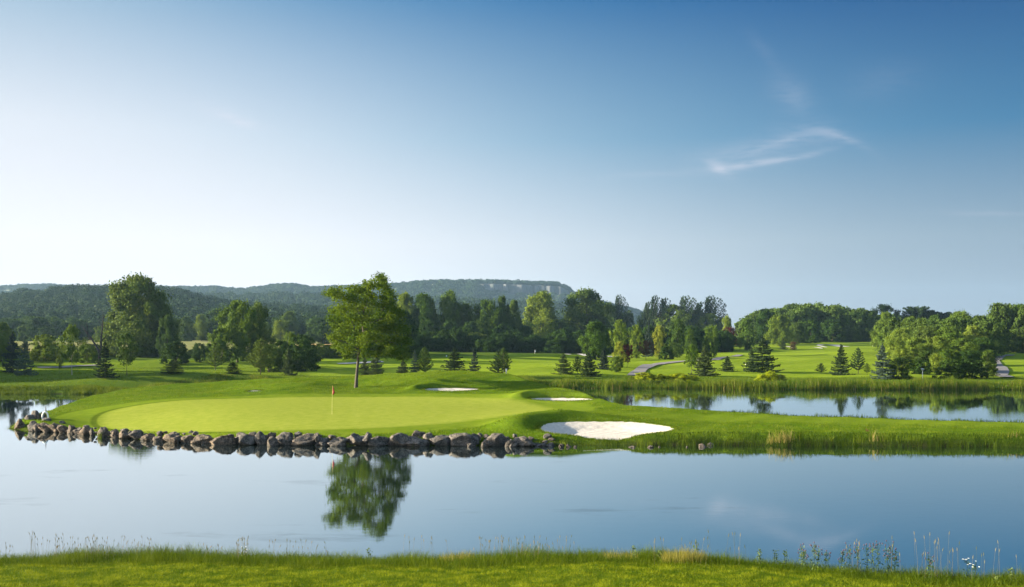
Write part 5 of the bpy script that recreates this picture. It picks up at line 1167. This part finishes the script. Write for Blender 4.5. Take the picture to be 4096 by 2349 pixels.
# ---------------------------------------------------------------- reeds and far shore growth
n = 105000; px = g.uniform(-80, 4200, n); sd_ = np.interp(px, np.linspace(-80, 4200, 60), [shore_far(p) for p in np.linspace(-80, 4200, 60)]); off = g.uniform(-.9, 5.5, n)*np.where(px > 2000, 1, .8)
D = sd_+off; X = Xat(px, D); z = np.maximum(zfar(X, D), -.15); cl = clumpy(X, D*.6, .35, 1)+.6*clumpy(X, D, 1.3, 7)
hb = np.interp(px, [-80, 500, 600, 1000, 1350, 1500, 1800, 2050, 2300, 2700, 3300, 3500, 3800, 3950, 4200], [.30, .38, .8, .95, 1.25, .75, .9, 1.15, 1.0, .85, 1.3, .95, 1.5, .8, 1.1])*np.interp(off, [-1, 2, 4.2, 5.5], [1.05, 1, .7, .35])
k = g.random(n) < np.clip(.75+.8*cl, .12, 1); X, D, z, hb, cl, px, off = X[k], D[k], z[k], hb[k], cl[k], px[k], off[k]
hb = np.maximum(.25, hb-.75*np.maximum(z, 0)); hh = hb*(1+.75*np.clip(cl, -.8, 1.2))*g.uniform(.45, 1.2, len(X)); tn = np.clip(.30+.6*cl+g.normal(size=len(X))*.25, 0, 1)
lf = px < 520+g.normal(size=len(X))*60; Pl = np.stack([X, D, z], 1)
grass_obj('bank_grass', [blades(Pl[lf], hh[lf]*1.3, np.full(lf.sum(), .05), .5, tn[lf], g, 2)], 'tallgrass', 'dark uncut grass on the far bank at the left of the picture')
X, D, z, hh, tn = X[~lf], D[~lf], z[~lf], hh[~lf], tn[~lf]
dry = (g.random(len(X)) < .10)
grass_obj('reeds', [blades(np.stack([X, D, z], 1)[~dry], hh[~dry], np.full((~dry).sum(), .045), .22, tn[~dry], g, 2)], 'reed', 'band of green reeds along the far side of the pond')
grass_obj('dry_reeds', [blades(np.stack([X, D, z], 1)[dry], hh[dry]*.85, np.full(dry.sum(), .05), .22, tn[dry], g, 2)], 'reeddry', 'dry tan stems standing among the far reeds')
# rough grass behind the reeds
n = 70000; px = g.uniform(-60, 4160, n); D = g.uniform(112, 178, n)**1.0; X = Xat(px, D); z = zfar(X, D); fr_ = np.clip(ss(px, 1180, 1260), 0, 1)*(D > 144)
k = (z > .35) & (g.random(n) > fr_*.97); X, D, z = X[k], D[k], z[k]; cl = clumpy(X, D, .4, 2)
grass_obj('meadow_grass', [blades(np.stack([X, D, z-.02], 1), (.16+.12*np.clip(cl, -.8, 1))*g.uniform(.6, 1.3, len(X)), np.full(len(X), .07), .8, np.clip(.45+.4*cl+g.normal(size=len(X))*.15, 0, 1), g, 1)], 'rough', 'unmown meadow grass on the far banks')
def shrub(px, by, ty, w, mat, lab, D=None):
    D = D or hit(px, by, 120); X0 = Xat(px, D); z0 = float(zfar(X0, D)); h = Zat(ty, D)-z0; wd = w*D/F*1.2; r = empty('flowering_shrub', (X0, D, z0), lab, 'shrub', 'yellow blossoming shrubs on the far bank')
    cm, tm = meshes('bush%d' % (int(px) % 2), mat)
    for nme, me in (('crown', cm), ('trunk', tm)): o = link(nme, me, r); o.rotation_euler = (0, 0, px); o.scale = (wd, wd*.8, h*1.05)
for a in [(2578, 1522, 1491, 84, 'yellow', 'bright yellow shrub right below the cart path'), (2640, 1526, 1498, 76, 'yellow', 'yellow green shrub right of the one below the cart path'), (2715, 1526, 1495, 84, 'yellow', 'yellow shrub under the two stemmed young tree'), (2770, 1526, 1502, 56, 'yellow', 'small yellow shrub left of the large spruce foot'), (2530, 1528, 1510, 44, 'gold', 'low yellow shrub at the left end of the yellow shrubs'), (2625, 1550, 1524, 66, 'leafdark', 'dark green shrub hanging to the water below the yellow shrubs'), (2690, 1548, 1520, 60, 'gold', 'yellow green shrub reaching the water'),
          (3082, 1530, 1486, 60, 'yellow', 'vivid yellow shrub beneath the massive dark conifer'), (3050, 1530, 1498, 54, 'yellow', 'yellow shrub left of the vivid one beneath the conifer'), (3120, 1530, 1500, 52, 'gold', 'yellow green shrub right of the vivid one'), (4085, 1555, 1520, 40, 'gold', 'yellow green shrub at the right edge of the picture'), (1790, 1522, 1508, 44, 'gold', 'low yellow green shrub under the broad brownish spruce')]:
    shrub(*a, D=129 if a[1] > 1540 else (132 if a[0] < 3900 else 127))

# ---------------------------------------------------------------- things of the course
def zi(X, D): return float(zisl(np.array([X]), np.array([D]))[0])
D = 72.; X0 = Xat(1328, D); z0 = zi(X0, D); fs = empty('flagstick', (X0, D, z0), 'yellow flagstick with hanging red flag on the putting green', 'flagstick')
hf = Zat(1542, D)-z0
link('pole', tubes_mesh('pole', [([(0, 0, 0), (.012, 0, hf*.5), (.03, 0, hf)], [.010, .009, .008])], M['poleyellow'], 8), fs)
nu, nv = 12, 16; V = []
for j in range(nv+1):
    t = j/nv; wd = .18*np.interp(t, [0, .2, .72, 1], [.10, .35, 1.0, .34])
    for i in range(nu+1):
        u = i/nu; V.append((.045+wd*u, .045*math.sin(u*9+t*2)*(.3+t), hf-.01-.66*t-.05*u*(t > .72)*(1-u)-(.03*u)))
Fq = np.array([(j*(nu+1)+i, j*(nu+1)+i+1, (j+1)*(nu+1)+i+1, (j+1)*(nu+1)+i) for j in range(nv) for i in range(nu)])
fl = link('flag', mesh_np('flag', V, Fq, M['flagred'], smooth=True), fs); so = fl.modifiers.new('thick', 'SOLIDIFY'); so.thickness = .006
# life ring on its post
D = 72.3; X0 = Xat(183, D); z0 = Zat(1690, D); lr = empty('life_ring_stand', (X0, D, z0), 'white life ring hanging on a dark post among the rocks at the island tip', 'life ring')
hp_ = Zat(1626, D)-z0
V1 = tube([(0, 0, -.3), (.02, 0, hp_*.55), (.0, 0, hp_)], [.045, .04, .018], 8)
link('post', mesh_np('post', V1[0], V1[1], M['darkpost'], smooth=True), lr)
V, Fq = [], []; nR, nr = 36, 10; Rr, rr_ = .34, .062
for i in range(nR):
    for j in range(nr):
        a = 2*math.pi*i/nR; b_ = 2*math.pi*j/nr; x = (Rr*.62+rr_*math.cos(b_))*math.cos(a); zz = (Rr*1.15+rr_*math.cos(b_))*math.sin(a); V.append((x, -.09+rr_*math.sin(b_), zz+.38)); Fq.append((i*nr+j, i*nr+(j+1) % nr, ((i+1) % nR)*nr+(j+1) % nr, ((i+1) % nR)*nr+j))
link('ring', mesh_np('ring', V, np.array(Fq), M['white'], smooth=True), lr)
# nest boxes
def nestbox(px, by, ty, wpx, hpx, lab, boxmat, polemat, D=None):
    D = D or hit(px, by, 120); X0 = Xat(px, D); z0 = float(zfar(X0, D)); r = empty('nest_box', (X0, D, z0), lab, 'nest box', 'nest boxes on posts'); k = D/F; h = Zat(ty, D)-z0
    V, Fq, _ = tube([(0, 0, -.1), (0, 0, h-hpx*k)], [.055, .05], 8); link('post', mesh_np('post', V, Fq, M[polemat], smooth=True), r)
    w = wpx*k/2; zb = h-hpx*k; V = np.array([(-w, -w, zb), (w, -w, zb), (w, w, zb), (-w, w, zb), (-w, -w, h-w*.9), (w, -w, h-w*.9), (w, w, h-w*.3), (-w, w, h-w*.3)]); Fq = np.array([(0, 3, 2, 1), (4, 5, 6, 7), (0, 1, 5, 4), (1, 2, 6, 5), (2, 3, 7, 6), (3, 0, 4, 7)])
    link('box', mesh_np('box', V, Fq, M[boxmat]), r)
    w2 = w*1.3; V = np.array([(-w2, -w2, h-w), (w2, -w2, h-w), (w2, w2, h-w*.25), (-w2, w2, h-w*.25)]); V = np.concatenate([V, V+[0, 0, .04]]); Fq = np.array([(0, 3, 2, 1), (4, 5, 6, 7), (0, 1, 5, 4), (1, 2, 6, 5), (2, 3, 7, 6), (3, 0, 4, 7)])
    link('roof', mesh_np('roof', V, Fq, M[boxmat]), r)
nestbox(2025, 1523, 1476, 5.5, 15, 'white nest box on a white post beside the light green pine', 'white', 'white', D=137)
nestbox(3690, 1507, 1474, 8, 8, 'grey metal nest box on a pole in front of the bright clump', 'metal', 'white', D=139)
nestbox(1994, 1512, 1485, 4.5, 5, 'small orange brown box on a thin stake left of the white nest box', 'orangewood' if 'orangewood' in M else 'bark', 'palebark', D=139)
def far_flag(px, by, ty, lab, D=None):
    D = D or hit(px, by, 150); X0 = Xat(px, D); z0 = float(zfar(X0, D)); h = Zat(ty, D)-z0; r = empty('flagstick', (X0, D, z0), lab, 'flagstick')
    link('pole', tubes_mesh('pole', [([(0, 0, 0), (0, 0, h)], [.03, .03])], M['white'], 6), r)
    V = np.array([(.03, 0, h), (.34, .03, h-.25), (.30, .05, h-.55), (.03, 0, h-.75)], float)*1.0; V = np.concatenate([V, V+[0, .02, 0]])
    link('flag', mesh_np('flag', V, np.array([(0, 1, 2, 3), (4, 7, 6, 5), (0, 4, 5, 1), (1, 5, 6, 2), (2, 6, 7, 3)]), M['white']), r)
far_flag(2139, 1414, 1400, 'small white flag before the wood below the cliff tree')
far_flag(3490, 1388, 1374, 'small pale flag on the far green of the right fairway')
for px, by, w, lab in [(1786, 1427, 4, 'white tee marker on the fairway left of the broad brownish spruce'), (2982, 1459, 3, 'pale marker post on the right fairway left of the slim ragged spruce')]:
    D = hit(px, by, 150); X0 = Xat(px, D); z0 = float(zfar(X0, D)); a = w*D/F/2
    V, Fq, _ = tube([(0, 0, -.02), (0, 0, a*2.2), (0, 0, a*2.8)], [a, a*.95, a*.5], 10); o = link('tee_marker', mesh_np('tee_marker', V, Fq, M['white'], smooth=True)); o.location = (X0, D, z0); tag(o, lab, 'tee marker')

# ---------------------------------------------------------------- haze
HAZE = 0.00007
V, Fq, _ = box_parts(-3200, 3200, -60, 3600, -4.5, 190)
m = bpy.data.materials.new('haze_air'); m.use_nodes = True; nt = m.node_tree; nt.nodes.clear()
pv_ = nt.nodes.new('ShaderNodeVolumePrincipled'); pv_.inputs['Density'].default_value = HAZE; pv_.inputs['Color'].default_value = (.42, .68, 1, 1); pv_.inputs['Anisotropy'].default_value = .2
o = nt.nodes.new('ShaderNodeOutputMaterial'); nt.links.new(pv_.outputs[0], o.inputs['Volume'])
hz_ = link('haze', mesh_np('haze', V, Fq, m)); tag(hz_, kind='stuff'); 
if hasattr(m.cycles, 'homogeneous_volume'): m.cycles.homogeneous_volume = True
